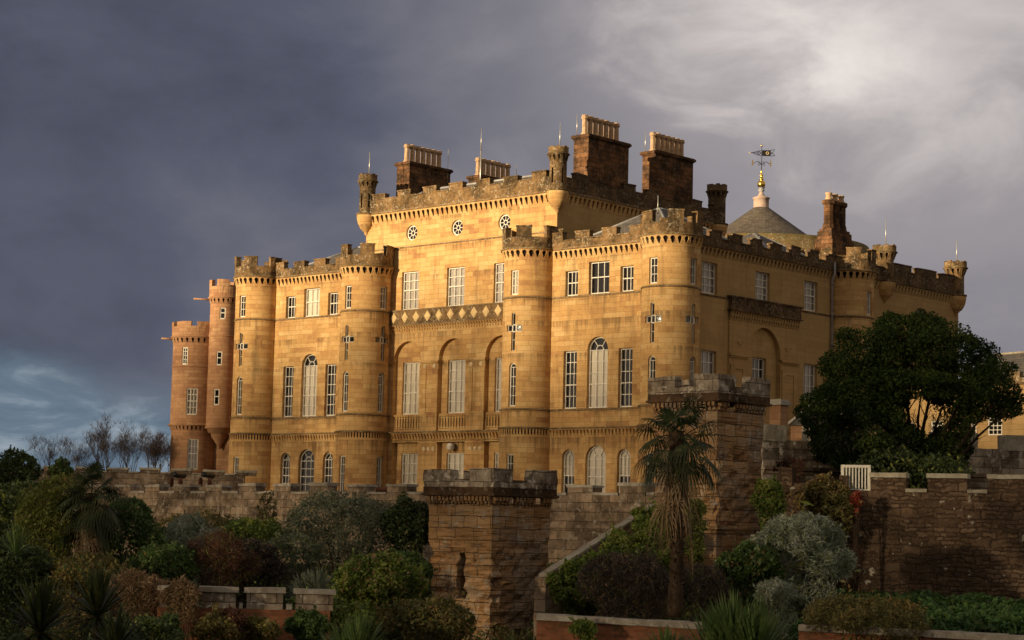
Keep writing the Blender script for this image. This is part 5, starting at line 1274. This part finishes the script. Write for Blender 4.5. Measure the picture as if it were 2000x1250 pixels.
def shrub(label, px, py, D, wpx, hpx, mat, n_=5000, leaf=(.09, .045), nl=24, cat='shrub', name='shrub', stems=6, stemmat='bark', group=None, shell=.5, dpt=.8, droop=.1, base=None, squash=.0, extra=None):
    spots = extra
    """a bush whose middle shows at (px,py), D metres off, wpx by hpx photo pixels in size"""
    k = D/FPX; c = at(px, py, D); rx, rz = wpx*k/2, hpx*k/2; zg = min(c.z-rz*.8, ground_z(c.x, c.y)) if base is None else base
    root = thing(name, (c.x, c.y, zg), label=label, cat=cat, group=group)
    lm = lumps(rx, rx*dpt, rz, nl)
    if spots:
        lm = []
        for (sx, sy, sD, sw) in spots:
            q = at(sx, sy, sD); r_ = sw*k/2
            for _ in range(5): lm.append((np.array([q.x-c.x, q.y-c.y, q.z-c.z])+RNG.normal(size=3)*r_*.4, np.array([1, .7, .8])*r_*RNG.uniform(.5, .9)))
    cz = c.z-zg
    low = cz-rz*.6 if 'crimson' not in label and 'stems' not in label and 'hanging' not in label else 0
    if low > .2:
        for i in range(max(3, int(low/(rx*.35)))+3):
            a_ = RNG.uniform(0, 2*PI); q = RNG.uniform(.15, .6); lm.append((np.array([math.cos(a_)*rx*q, math.sin(a_)*rx*dpt*q, -cz+RNG.uniform(.1, 1)*low]), np.array([rx*.5, rx*.5*max(dpt, .4), rx*.45])))
        n_ = int(n_*(1+min(.8, low/rz*.4)))
    P, N = cloud(lm, n_, shell); keep = P[:, 2]+cz > -.05; P, N = P[keep], N[keep]
    ns = int(30+len(P)/260); ix = RNG.integers(0, len(P), ns); sh = []; sn = []
    for j in ix:   # shoots that stick out of the mass
        d_ = N[j]*.6+np.array([0, 0, .7])+RNG.normal(size=3)*.3; d_ /= np.linalg.norm(d_); l_ = RNG.uniform(.15, .5)*min(1, rx*.7)
        for q_ in np.linspace(.1, 1, 10): sh.append(P[j]+d_*l_*q_+RNG.normal(size=3)*.02); sn.append(d_)
    P = np.concatenate([P, np.array(sh)]); N = np.concatenate([N, np.array(sn)])
    P = P + np.array([0, 0, cz]); sz = np.exp(RNG.normal(size=len(P))*.32)
    leafmesh('foliage', P, N, leaf[0]*sz, leaf[1]*sz, mat, parent=root, droop=droop, mat2=LM[random.choice(['dry', 'brownivy', 'yellowgreen', 'green'])], frac=random.uniform(.05, .16))
    # twiggy frame
    b = MB()
    for i in range(stems):
        a_ = RNG.uniform(0, 2*PI); e = lm[1+i % (len(lm)-1)][0]; p0 = Vector((math.cos(a_)*rx*.12, math.sin(a_)*rx*.12, 0)); p2 = Vector((e[0], e[1], e[2]+cz)); mid = p0.lerp(p2, .5)+Vector((0, 0, .1))
        b.tube([p0, mid, p2], [max(.02, rx*.035), max(.015, rx*.022), .008], 5)
    b.build('stem', M[stemmat], root)
    for o_ in root.children: o_.matrix_parent_inverse = Matrix()
    return root
LM = {}
LM['olive'] = leafmat('grey_olive_leaves', (0.051, 0.070, 0.043), (0.130, 0.154, 0.100), (0.296, 0.319, 0.236))
LM['ivy'] = leafmat('fresh_ivy_leaves', (0.051, 0.095, 0.019), (0.142, 0.201, 0.038), (0.271, 0.296, 0.057))
LM['brownivy'] = leafmat('turning_leaves', (0.070, 0.070, 0.024), (0.166, 0.146, 0.047), (0.296, 0.189, 0.066))
LM['green'] = leafmat('mid_green_leaves', (0.034, 0.066, 0.024), (0.081, 0.142, 0.038), (0.142, 0.213, 0.057))
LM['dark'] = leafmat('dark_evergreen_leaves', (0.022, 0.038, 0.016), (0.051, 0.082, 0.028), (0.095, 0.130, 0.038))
LM['yellowgreen'] = leafmat('yellow_green_leaves', (0.070, 0.107, 0.024), (0.177, 0.208, 0.043), (0.284, 0.284, 0.070))
LM['silver'] = leafmat('silvery_leaves', (0.130, 0.161, 0.119), (0.308, 0.355, 0.271), (0.450, 0.450, 0.425))
LM['rust'] = leafmat('dark_red_brown_twigs', (0.047, 0.024, 0.019), (0.119, 0.051, 0.035), (0.189, 0.082, 0.051))
LM['heath'] = leafmat('dark_heather_twigs', (0.024, 0.019, 0.016), (0.057, 0.045, 0.041), (0.107, 0.085, 0.070))
LM['dry'] = leafmat('dry_creeper_stems', (.13, .080, .045), (.27, .175, .10), (.38, .27, .16))
LM['bed'] = leafmat('big_green_bed_leaves', (0.028, 0.066, 0.024), (0.070, 0.161, 0.047), (0.130, 0.236, 0.070))
LM['oak'] = leafmat('evergreen_oak_leaves', (0.014, 0.027, 0.008), (0.038, 0.065, 0.016), (0.088, 0.121, 0.027), sc=1.1, spec=.15, rough=.8)
LM['palm'] = leafmat('palm_leaves', (.014, .024, .010), (.034, .050, .017), (.085, .095, .035), sc=2)
LM['palmdry'] = leafmat('dead_palm_leaves', (0.130, 0.082, 0.047), (0.284, 0.189, 0.107), (0.450, 0.378, 0.236), sc=2)
LM['cord'] = leafmat('sword_leaves', (0.047, 0.090, 0.034), (0.107, 0.170, 0.051), (0.201, 0.261, 0.082), sc=2)
LM['phor'] = leafmat('pale_sword_leaves', (.10, .125, .085), (.19, .215, .155), (.28, .30, .22), sc=2)
LM['red'] = leafmat('crimson_creeper', (0.166, 0.028, 0.024), (0.355, 0.059, 0.043), (0.450, 0.119, 0.070))
M['palmtrunk'] = weathered('fibrous_palm_trunk', (.022, .015, .010), (.065, .042, .028), amt=.1, lsc=9)

# --- big evergreen tree on the right
def branch(b, p0, dirv, L_, r0, depth, ends, spread=.6, up=.1, seg=5):
    pts = [p0]; rr = [r0]; d_ = dirv.normalized(); n_ = 4
    for i in range(n_):
        d_ = (d_+Vector((random.uniform(-1, 1), random.uniform(-1, 1), random.uniform(-.6, .9)))*.22*spread+Vector((0, 0, up*.15))).normalized()
        pts.append(pts[-1]+d_*L_/n_); rr.append(r0*(1-.45*(i+1)/n_))
    b.tube(pts, rr, seg)
    if depth == 0: ends.append(pts[-1]); return
    k = random.choice((2, 3))
    for i in range(k+1):
        j = random.randint(2, n_); a = random.uniform(0, 2*PI); s_ = d_.orthogonal().normalized(); s_.rotate(Matrix.Rotation(a, 3, d_))
        nd = (d_+s_*random.uniform(.5, 1.0)*spread+Vector((0, 0, up))).normalized()
        branch(b, pts[j], nd, L_*random.uniform(.58, .78), rr[j]*.72, depth-1, ends, spread, up, max(3, seg-1))
D_ = 66; k = D_/FPX; ax_r = Vector((math.cos(YAW+.18), math.sin(YAW+.18), 0)); c0 = at(1785, 938, D_)
tree = thing('evergreen_tree', (c0.x, c0.y, 4.0), label='big dark spreading evergreen tree leaning over the rubble wall on the right', cat='tree')
lm = []
def L(px, py, w_, h_, dd=0): 
    p = at(px, py, D_+dd); lm.append((np.array([p.x-c0.x, p.y-c0.y, p.z-4.0]), np.array([w_*k/2, w_*k/2*.9, h_*k/2])))
for a in [(1760, 655, 130, 78, 0), (1830, 672, 150, 90, -.6), (1900, 700, 110, 80, .2), (1700, 690, 150, 95, -.3), (1655, 730, 95, 90, .2), (1780, 700, 160, 90, .8), (1930, 735, 100, 75, -.5), (1955, 770, 70, 60, .2), (1870, 745, 130, 70, 1.0),
          (1640, 790, 90, 80, -.6), (1690, 775, 120, 100, .3), (1610, 820, 70, 60, -.2), (1960, 800, 60, 40, 0), (1920, 790, 90, 45, .6), (1740, 740, 110, 70, 1.2), (1845, 800, 70, 30, .5),
          (1655, 850, 110, 90, -.4), (1715, 850, 100, 110, -.1), (1590, 815, 60, 50, .2), (1760, 880, 130, 100, -.2), (1830, 895, 120, 80, .2), (1700, 905, 130, 70, .1), (1870, 870, 60, 45, .6), (1745, 630, 60, 32, 0), (1885, 680, 90, 50, .5), (1800, 640, 90, 40, .4), (1650, 770, 80, 60, .9), (1900, 775, 110, 60, -.3), (1860, 850, 60, 40, .3), (1740, 800, 80, 80, .1), (1765, 855, 60, 50, 0), (1620, 860, 90, 70, 0), (1890, 815, 70, 28, .2), (1600, 790, 60, 50, .1), (1880, 840, 40, 30, .1), (1720, 760, 120, 80, -.8), (1680, 820, 120, 80, -.7), (1940, 800, 80, 36, .3), (1850, 835, 60, 26, .2), (1690, 880, 160, 90, -.5), (1625, 840, 90, 80, -.4), (1780, 745, 160, 50, -.6), (1860, 760, 120, 46, -.5)]:
    L(*a)
lm0 = list(lm)
for c, r in lm0:   # break every mass into smaller clumps
    for i in range(8):
        v_ = RNG.normal(size=3); v_ /= np.linalg.norm(v_); q = RNG.uniform(.22, .45); lm.append((c+v_*r*RNG.uniform(.8, 1.05), r*q*RNG.uniform(.6, 1.1)+.08))
P, N = cloud(lm, 190000, .55)
fy = P[:, 2]
# window in the crown where the light comes through
u_ = P @ np.array([math.cos(YAW), math.sin(YAW), 0]); pc = at(1815, 812, D_); uc = (pc.x-c0.x)*math.cos(YAW)+(pc.y-c0.y)*math.sin(YAW)
g1 = ((u_-uc)/(44*k))**2+((fy-(pc.z-4.0))/(25*k))**2; keep = (g1 > 1.0) | (RNG.random(len(P)) < .16)
P, N = P[keep], N[keep]; sz = RNG.uniform(.7, 1.35, len(P))
leafmesh('crown', P, N, .115*sz, .052*sz, LM['oak'], parent=tree)
b = MB(); ends = []
random.seed(11)
for tgt in ((1690, 700), (1760, 680), (1830, 700), (1900, 735), (1940, 790), (1880, 800), (1640, 790), (1800, 760), (1850, 770), (1960, 808), (1720, 830), (1790, 840), (1835, 850)):
    q = at(tgt[0], tgt[1], D_+random.uniform(-.8, .8))-Vector((c0.x, c0.y, 4.0)); p0 = Vector((random.uniform(-.15, .15), random.uniform(-.15, .15), .3)); 
    m1 = p0.lerp(q, .35)+Vector((0, 0, -.25))+ax_r*random.uniform(-.2, .2); m2 = p0.lerp(q, .7)+Vector((0, 0, .05))
    b.tube([p0, m1, m2, q], [.11, .07, .042, .015], 7)
    for s_ in (.45, .6, .75, .9):
        o0 = p0.lerp(q, s_)
        for _ in range(2): branch(b, m1.lerp(m2, (s_-.35)/.6) if s_ < .8 else m2.lerp(q, .6), (q-p0).normalized()+Vector((random.uniform(-.8, .8), random.uniform(-.8, .8), random.uniform(-.3, .8))), .55, .022, 1, ends, .8, .1, 4)
b.tube([(0, 0, -.6), (.05, 0, .1), (0, .05, .5)], [.30, .26, .20], 10)
b.build('trunk', M['darkbark'], tree)
for o_ in tree.children: o_.matrix_parent_inverse = Matrix()
random.seed(5)
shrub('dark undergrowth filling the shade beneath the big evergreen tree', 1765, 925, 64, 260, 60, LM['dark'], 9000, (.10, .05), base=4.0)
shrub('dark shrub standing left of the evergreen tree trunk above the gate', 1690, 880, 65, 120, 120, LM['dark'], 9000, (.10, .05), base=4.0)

# --- bare trees on the left skyline
def bare(px, py, D_, h, label, sd__, tw=6):
    random.seed(sd__); p = at(px, py, D_); root = thing('bare_tree', (p.x, p.y, p.z), label=label, cat='tree', group='leafless trees on the skyline at the left')
    b = MB(); ends = []
    for i in range(tw): branch(b, Vector((random.uniform(-.4, .4)*tw*.2, random.uniform(-.3, .3), 0)), Vector((random.uniform(-.45, .45), random.uniform(-.4, .4), 1)), h*random.uniform(.36, .58), .055*h/5, 3, ends, .70, .24, 5)
    b.build('trunk', M['twig'], root)
    c = MB()
    for e in ends:
        for _ in range(3): d_ = Vector((random.uniform(-.7, .7), random.uniform(-.7, .7), random.uniform(.2, 1))); c.tube([e, e+d_*h*.07, e+d_*h*.15+Vector((0, 0, .06))], [.009, .007, .004], 3, cap=False)
    c.build('twig', M['twig'], root)
    for o_ in root.children: o_.matrix_parent_inverse = Matrix()
bare(95, 935, 160, 3.0, 'leafless tree with a few thin leaning branches, farthest left on the skyline', 1, 5)
bare(150, 940, 165, 2.6, 'leafless tree rising behind the left garden palm', 2, 7)
bare(200, 935, 160, 3.7, 'tallest dense leafless tree in the middle of the bare skyline trees', 3, 9)
bare(250, 935, 158, 3.2, 'leafless bushy tree between the tallest bare tree and the red tower', 4, 9)
bare(300, 935, 150, 3.2, 'dense leafless thicket tree touching the left side of the red tower', 6, 11)
bare(330, 940, 156, 3.2, 'small leafless tree partly hidden behind the red tower', 8, 4)

# --- palms
def fan_leaf(L_, n_=18, wd=.035, droop=.5, stiff=0.0):
    """fan palm leaf in its own space: stalk along +X, blade at the end; returns tube stalk pts and blades"""
    B = []
    for i in range(n_):
        a = (-1+2*i/(n_-1))*1.9; l = L_*(1-.18*abs(a)/1.9)*random.uniform(.9, 1.05)
        B.append((a, l))
    return B
def palm(label, px, pyb, pyt, D_, crown, nleaf, nskirt, trunk_r, seed, matg='palm', wide=1.0, skirt_len=1.0, name='palm_tree', spread_el=(-.9, 1.3), stk=(.45, .75), bl=(.42, .55), upper=1.0):
    random.seed(seed); base = at(px, pyb, D_); top = at(px, pyt, D_); h = top.z-base.z
    root = thing(name, tuple(base), label=label, cat='palm tree')
    b = MB(); n_ = 26; pts = []; rr = []
    for i in range(n_+1): t = i/n_; pts.append((math.sin(t*3)*.05, math.cos(t*2.3)*.04-.04, h*t)); rr.append(trunk_r*(1.0+.16*math.sin(t*7+1)+random.uniform(-.08, .10)))
    b.tube(pts, rr, 14); 
    for i in range(170):   # old leaf bases
        t = random.uniform(.02, 1); a = random.uniform(0, 2*PI); r = trunk_r*1.0; c = Vector((math.sin(t*3)*.05+r*math.cos(a), math.cos(t*2.3)*.04-.04+r*math.sin(a), h*t)); o_ = Vector((math.cos(a), math.sin(a), 0))
        b.tube([c, c+o_*.03+Vector((0, 0, .05)), c+o_*.06+Vector((0, 0, .02))], [.022, .016, .005], 3)
    b.build('trunk', M['palmtrunk'], root)
    g = MB(); dry = MB()
    def leaf(mb, az_, el_, Ls, Lb, dp, wd, n_=19, twist=0):
        d_ = Vector((math.cos(az_)*math.cos(el_), math.sin(az_)*math.cos(el_), math.sin(el_))); side = Vector((-math.sin(az_), math.cos(az_), 0)); o_ = Vector((0, 0, h-.05+random.uniform(-.25, .05)))
        pts = []
        for i in range(5): t = i/4; pts.append(o_+d_*Ls*t-Vector((0, 0, dp*.30*Ls*t*t)))
        mb.tube(pts, [.016, .013, .011, .010, .008], 4, cap=False)
        e = pts[-1]; f = (pts[-1]-pts[-2]).normalized(); upv = side.cross(f).normalized(); sd2 = (side*math.cos(twist)+upv*math.sin(twist))
        for i in range(n_):
            a = (-1+2*i/(n_-1))*2.0; l = Lb*(1-.22*(abs(a)/2.0)**2)*random.uniform(.88, 1.06); bd = f*math.cos(a)+sd2*math.sin(a)
            p1 = e+bd*l*.5-Vector((0, 0, dp*.10*l)); p2 = e+bd*l*.82-Vector((0, 0, dp*.36*l)); p3 = e+bd*l*.98-Vector((0, 0, dp*.75*l+.03)); pn = bd.cross(upv).normalized()
            w_ = wd*random.uniform(.85, 1.1); v = [e, p1-pn*w_, p2-pn*w_*.7, p3, p2+pn*w_*.7, p1+pn*w_]
            mb.add(v, [(0, 1, 5), (1, 2, 4, 5), (2, 3, 4)])
    for i in range(nleaf):
        az_ = i*2.39996+random.uniform(-.2, .2); q = i/nleaf; el_ = spread_el[1]+(spread_el[0]-spread_el[1])*q+random.uniform(-.15, .15)
        leaf(g, az_, el_, random.uniform(*stk)*crown*wide, random.uniform(*bl)*crown, .35+.9*q, .024*crown/1.1, twist=random.uniform(-.5, .5))
    for i in range(nskirt):
        az_ = i*2.39996+1.1; el_ = random.uniform(-1.35, -1.0); leaf(dry, az_, el_, random.uniform(.35, .95)*skirt_len, random.uniform(.40, .6)*crown, 1.6, .016, 11, random.uniform(-.8, .8))
    for i in range(nskirt*4):   # hanging strands
        az_ = random.uniform(0, 2*PI); r = trunk_r*random.uniform(1.0, 1.8); z = h-random.uniform(.1, .9)*skirt_len; l = random.uniform(.25, .7)*skirt_len; c = Vector((math.cos(az_)*r, math.sin(az_)*r, z)); s_ = Vector((-math.sin(az_), math.cos(az_), 0))*.012; e = c+Vector((math.cos(az_)*.06, math.sin(az_)*.06, -l))
        dry.add([c-s_, c+s_, e+s_*.5, e-s_*.5], [(0, 1, 2, 3)])
    g.build('frond', LM[matg], root); dry.build('dead_frond', LM['palmdry'], root)
    for o_ in root.children: o_.matrix_parent_inverse = Matrix()
    return root
palm('tall shaggy fan palm with a skirt of dead fronds before the tall tower', 1318, 1205, 842, 49, 1.12, 30, 18, .16, 3, skirt_len=1.5, wide=1.15, spread_el=(-.75, 1.2))
palm('fan palm with a ragged brown skirt at the far left below the parapet', 172, 1110, 965, 62, 1.15, 36, 22, .20, 9, skirt_len=1.1, wide=1.0)
def swords(label, px, py, D_, hpx, n_, mat, seed, wd=.035, arch=.35, up=(.25, 1.5), name='cordyline', cat='spiky plant', stem=.0, group=None, heads=((0, 0, 0),)):
    """rosette of sword leaves; (px,py) is the foot of the leaves"""
    random.seed(seed); p = at(px, py, D_); Lf = hpx*D_/FPX; root = thing(name, (p.x, p.y, p.z-stem), label=label, cat=cat, group=group); g = MB()
    if stem: s_ = MB(); s_.tube([(0, 0, -.6), (.03, 0, stem*.5), (0, 0, stem)], [.09, .08, .07], 8); s_.build('trunk', M['palmtrunk'], root)
    for hx, hy, hz in heads:
        for i in range(n_):
            az_ = i*2.39996+random.uniform(-.3, .3); el_ = up[1]+(up[0]-up[1])*(i/n_)+random.uniform(-.1, .1); l = Lf*random.uniform(.82, 1.06); d_ = Vector((math.cos(az_)*math.cos(el_), math.sin(az_)*math.cos(el_), math.sin(el_))); sd2 = Vector((-math.sin(az_), math.cos(az_), 0)); o_ = Vector((hx, hy, hz+stem)); L2 = []; R2 = []
            for k_ in range(5):
                t = k_/4; q = o_+d_*l*t-Vector((0, 0, arch*l*t**2.5*(1.1-math.sin(max(0, el_))))); ww = wd*(.55+1.6*t*(1-t)*1.6)*(1 if k_ < 4 else .08); L2.append(q-sd2*ww); R2.append(q+sd2*ww)
            g.add(L2+R2, [(j, j+5, j+6, j+1) for j in range(4)])
    g.build('leaf', LM[mat], root)
    for o_ in root.children: o_.matrix_parent_inverse = Matrix()
    return root
swords('big spiky green cordyline clump in the right foreground below the palm', 1432, 1290, 42, 142, 190, 'cord', 4, .022, .22, heads=((0, 0, 0), (.45, .2, -.15), (-.35, -.1, -.35)))
swords('low spiky plant at the bottom edge in front of the brick wall', 1300, 1310, 42, 95, 130, 'cord', 14, .020, .25)
swords('spiky green cordyline clump at the bottom edge left of the eroded tower', 700, 1295, 42, 108, 150, 'cord', 5, .020, .22, heads=((0, 0, 0), (-.3, 0, -.2)))
swords('dark cordyline rosette in the lower left corner', 78, 1235, 37, 115, 170, 'palm', 6, .024, .2, up=(-.5, 1.5), stem=.4)
swords('dark cordyline rosette just right of the corner one at the lower left', 190, 1205, 38, 105, 150, 'palm', 7, .024, .2, up=(-.5, 1.5), stem=.4)
swords('low dark cordyline at the bottom left edge under the two rosettes', 225, 1275, 35, 90, 120, 'palm', 17, .022, .25, up=(-.3, 1.4), stem=.2)
swords('silvery spiky plant behind the low crenellated wall', 605, 1165, 50, 58, 60, 'phor', 8, .028, .3, heads=((0, 0, 0), (-.35, .1, -.1), (.3, 0, .05)))
swords('arching green sword-leaved plant at the far left below the parapet', 30, 1085, 55, 70, 60, 'cord', 18, .02, .4)

# --- shrubs, left to right
SH = [
 ('dark conical evergreen at the left edge against the sky', 28, 935, 74, 105, 105, 'dark', 9000, (.13, .06)),
 ('broad dark shrub at the left edge below the conical evergreen', 45, 1010, 68, 200, 130, 'dark', 12000, (.12, .06)),
 ('thin dark shrub top rising left of the garden palm', 118, 925, 72, 46, 60, 'green', 3500, (.12, .06)),
 ('yellow-green conical shrub beside the left palm trunk', 100, 1040, 63, 150, 230, 'yellowgreen', 14000, (.11, .05)),
 ('dark bush in the hollow at the far left above the cordylines', 20, 1120, 58, 170, 130, 'dark', 9000, (.11, .05)),
 ('dark green bush filling the hollow above the dry creeper', 322, 1112, 58, 150, 100, 'green', 9000, (.10, .05)),
 ('mid green bush right of the left palm', 240, 1070, 64, 150, 190, 'green', 15000, (.11, .055)),
 ('low green bush below the left palm', 175, 1130, 57, 180, 80, 'brownivy', 9000, (.10, .05)),
 ('tan tangle of dry creeper at the left end of the low crenellated wall', 262, 1180, 49.0, 200, 120, 'dry', 16000, (.16, .018)),
 ('dry creeper hanging over the low crenellated wall', 355, 1180, 47.6, 110, 90, 'dry', 9000, (.16, .018)),
 ('ivy hedge running along the foot of the terrace wall on the left', 395, 1045, 72, 210, 56, 'brownivy', 11000, (.10, .055)),
 ('ivy hedge along the foot of the terrace wall behind the silvery bush', 500, 1050, 70, 150, 66, 'ivy', 9000, (.10, .055)),
 ('wispy thin shrub climbing the terrace wall', 522, 1010, 76, 42, 110, 'brownivy', 1500, (.10, .03)),
 ('silvery grey-green bush in the left middle of the garden', 375, 1065, 64, 130, 110, 'silver', 7500, (.15, .03)),
 ('dark red-brown leafless bush left of the centre', 432, 1105, 58, 150, 130, 'rust', 14000, (.18, .012)),
 ('deep dark bush between the red-brown bush and the grey one', 500, 1120, 60, 120, 130, 'heath', 9000, (.10, .04)),
 ('large rounded grey-olive bush below the terrace wall in the centre', 680, 1052, 64, 290, 150, 'olive', 30000, (.095, .036)),
 ('small grey-green bush at the left foot of the large grey-olive one', 570, 1095, 61, 140, 90, 'olive', 9000, (.095, .036)),
 ('dark green climber on the left side of the eroded tower', 795, 1045, 62.5, 100, 170, 'dark', 11000, (.11, .05)),
 ('bright ivy-clad bush left of the eroded tower', 735, 1150, 53, 205, 125, 'ivy', 22000, (.095, .06)),
 ('rounded bush behind the bright ivy, touching the tower', 790, 1120, 56, 110, 80, 'green', 8000, (.095, .06)),
 ('low ivy mound at the bottom left of the centre', 640, 1215, 49, 190, 90, 'ivy', 13000, (.09, .055)),
 ('olive-brown shrub at the foot of the eroded tower', 830, 1225, 50, 220, 90, 'brownivy', 14000, (.09, .045)),
 ('creeper on the low crenellated wall face', 420, 1240, 46.6, 130, 70, 'brownivy', 4000, (.09, .05)),
 ('brown creeper hanging down the middle of the low crenellated wall', 505, 1238, 46.7, 110, 60, 'brownivy', 5000, (.09, .05)),
 ('green creeper over the right end of the low crenellated wall', 600, 1228, 46.8, 110, 70, 'green', 6000, (.09, .05)),
 ('reddish creeper on the brickwork of the low crenellated wall', 450, 1215, 46.7, 90, 50, 'rust', 2500, (.10, .02)),
 ('dark creeper hanging at the lower left corner of the wall', 330, 1240, 46.8, 60, 80, 'green', 3000, (.09, .05)),
 ('low dark shrubs at the bottom left edge under the dry creeper', 270, 1250, 45, 200, 60, 'dark', 8000, (.09, .05)),
 ('small ivy clump on the tall tower right of the palm trunk', 1358, 1003, 56, 50, 60, 'yellowgreen', 3000, (.09, .05)),
 ('nearly black heather bush behind the palm on the left', 1225, 1150, 52.5, 210, 130, 'heath', 20000, (.14, .014)),
 ('blackish bush right of the palm trunk', 1372, 1165, 52.5, 110, 120, 'heath', 9000, (.14, .014)),
 ('deep green bush left of the silver-grey shrub', 1462, 1120, 54, 130, 120, 'green', 13000, (.10, .06)),
 ('large silver-grey feathery shrub in front of the ivy wall', 1562, 1100, 55, 200, 185, 'silver', 22000, (.19, .030)),
 ('small silver-grey shrub at the foot of the large one', 1515, 1165, 52, 90, 60, 'silver', 4000, (.12, .028)),
 ('thick ivy over the top of the wall beside the white gate', 1590, 975, 60.5, 170, 75, 'brownivy', 15000, (.09, .055)),
 ('ivy hanging down the rubble wall behind the silver shrub', 1635, 1020, 59.6, 70, 110, 'brownivy', 5000, (.09, .05)),
 ('ivy trailing beside the tall tower', 1500, 990, 58.6, 60, 120, 'ivy', 6000, (.09, .05)),
 ('reddish brown creeper on top of the wall by the tall tower', 1545, 915, 62.5, 80, 40, 'rust', 4000, (.08, .03)),
 ('crimson creeper on the rubble wall below the white gate', 1672, 985, 59.3, 22, 55, 'red', 900, (.07, .04)),
 ('dark red stems against the rubble wall', 1668, 1120, 58, 60, 110, 'rust', 1500, (.26, .008)),
 ('brownish mounded shrub at the lower right', 1690, 1225, 46.8, 260, 90, 'brownivy', 20000, (.08, .03)),
 ('small weedy clump on top of the brick wall by the tower', 1140, 1232, 46.8, 70, 40, 'ivy', 2500, (.08, .045)),
]
for (lb, px, py, D_, wp, hp, mt, n_, lf) in SH:
    fl = .3 if mt in ('rust',) else .4
    shrub(lb, px, py, D_, wp, hp, LM[mt], int(n_*1.0), lf, droop=.05 if mt in ('silver', 'rust') else .15, dpt=.30 if ('wall' in lb and 'silver' not in lb and 'large' not in lb and 'foot' not in lb) else .8)

shrub('yellow-green ivy covering the slope below the stair wall, between the two towers', 1190, 1080, 58.5, 200, 150, LM['ivy'], 60000, (.10, .05),
      extra=[(1098, 1165, 56.8, 46), (1105, 1140, 57, 44), (1135, 1125, 57.6, 50), (1130, 1165, 57.2, 60), (1165, 1098, 58.2, 50), (1165, 1135, 57.6, 60), (1197, 1075, 58.8, 52), (1200, 1110, 58.2, 64), (1230, 1050, 59.4, 54), (1235, 1090, 58.6, 66), (1262, 1022, 60, 52), (1268, 1062, 59.2, 70), (1290, 1010, 60, 50), (1285, 1090, 58.6, 70), (1290, 1045, 59.4, 60)])
# leafy ground-cover bed at the lower right, and low growth over the bank
def carpet(name, poly_px, n_, leaf, mat, h=.25, kind='stuff'):
    P = []
    while len(P) < n_:
        px = random.uniform(poly_px[0], poly_px[1]); D2_ = random.uniform(poly_px[2], poly_px[3]); q = at(px, 1000, D2_); z = ground_z(q.x, q.y); u2 = mnoise.noise(Vector((q.x*.9, q.y*.9, 0)))
        P.append((q.x, q.y, z+h*(.4+.6*u2)+random.uniform(0, h*.5)))
    P = np.array(P); N = np.tile(np.array([0, 0, 1.0]), (len(P), 1)); sz = RNG.uniform(.6, 1.3, len(P))
    tag(leafmesh(name, P, N, leaf[0]*sz, leaf[1]*sz, mat, droop=.25, mat2=LM['green'], frac=.4), kind=kind)
random.seed(21)
carpet('leafy_ground_cover', (1490, 2450, 48.2, 58.5), 26000, (.26, .10), LM['bed'], .42)
carpet('low_growth', (-40, 1500, 48.6, 74), 90000, (.15, .05), LM['brownivy'], .75)
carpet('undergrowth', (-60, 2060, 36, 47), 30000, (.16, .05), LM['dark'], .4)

# --- wood standing to the south, behind the viewer, which the low sun shines through
random.seed(31)
nW = 84000; X_ = RNG.uniform(-190, 25, nW); top = 31.0+np.array([3.2*mnoise.fractal(Vector((x*.055, 3.3, 0)), .7, 2, 4) for x in X_])
Z_ = 1+RNG.random(nW)**.8*(top+9-1); dens = np.clip((top+9-Z_)/14, 0, 1)**1.2; kp = RNG.random(nW) < np.maximum(dens, .0)
P = np.stack([X_, -66+RNG.uniform(-6, 6, nW), Z_], 1)[kp]; N = RNG.normal(size=P.shape); sz = RNG.uniform(.6, 1.5, len(P))
wood = leafmesh('distant_wood', P, N, 1.05*sz, .62*sz, LM['dark']); tag(wood, kind='stuff')
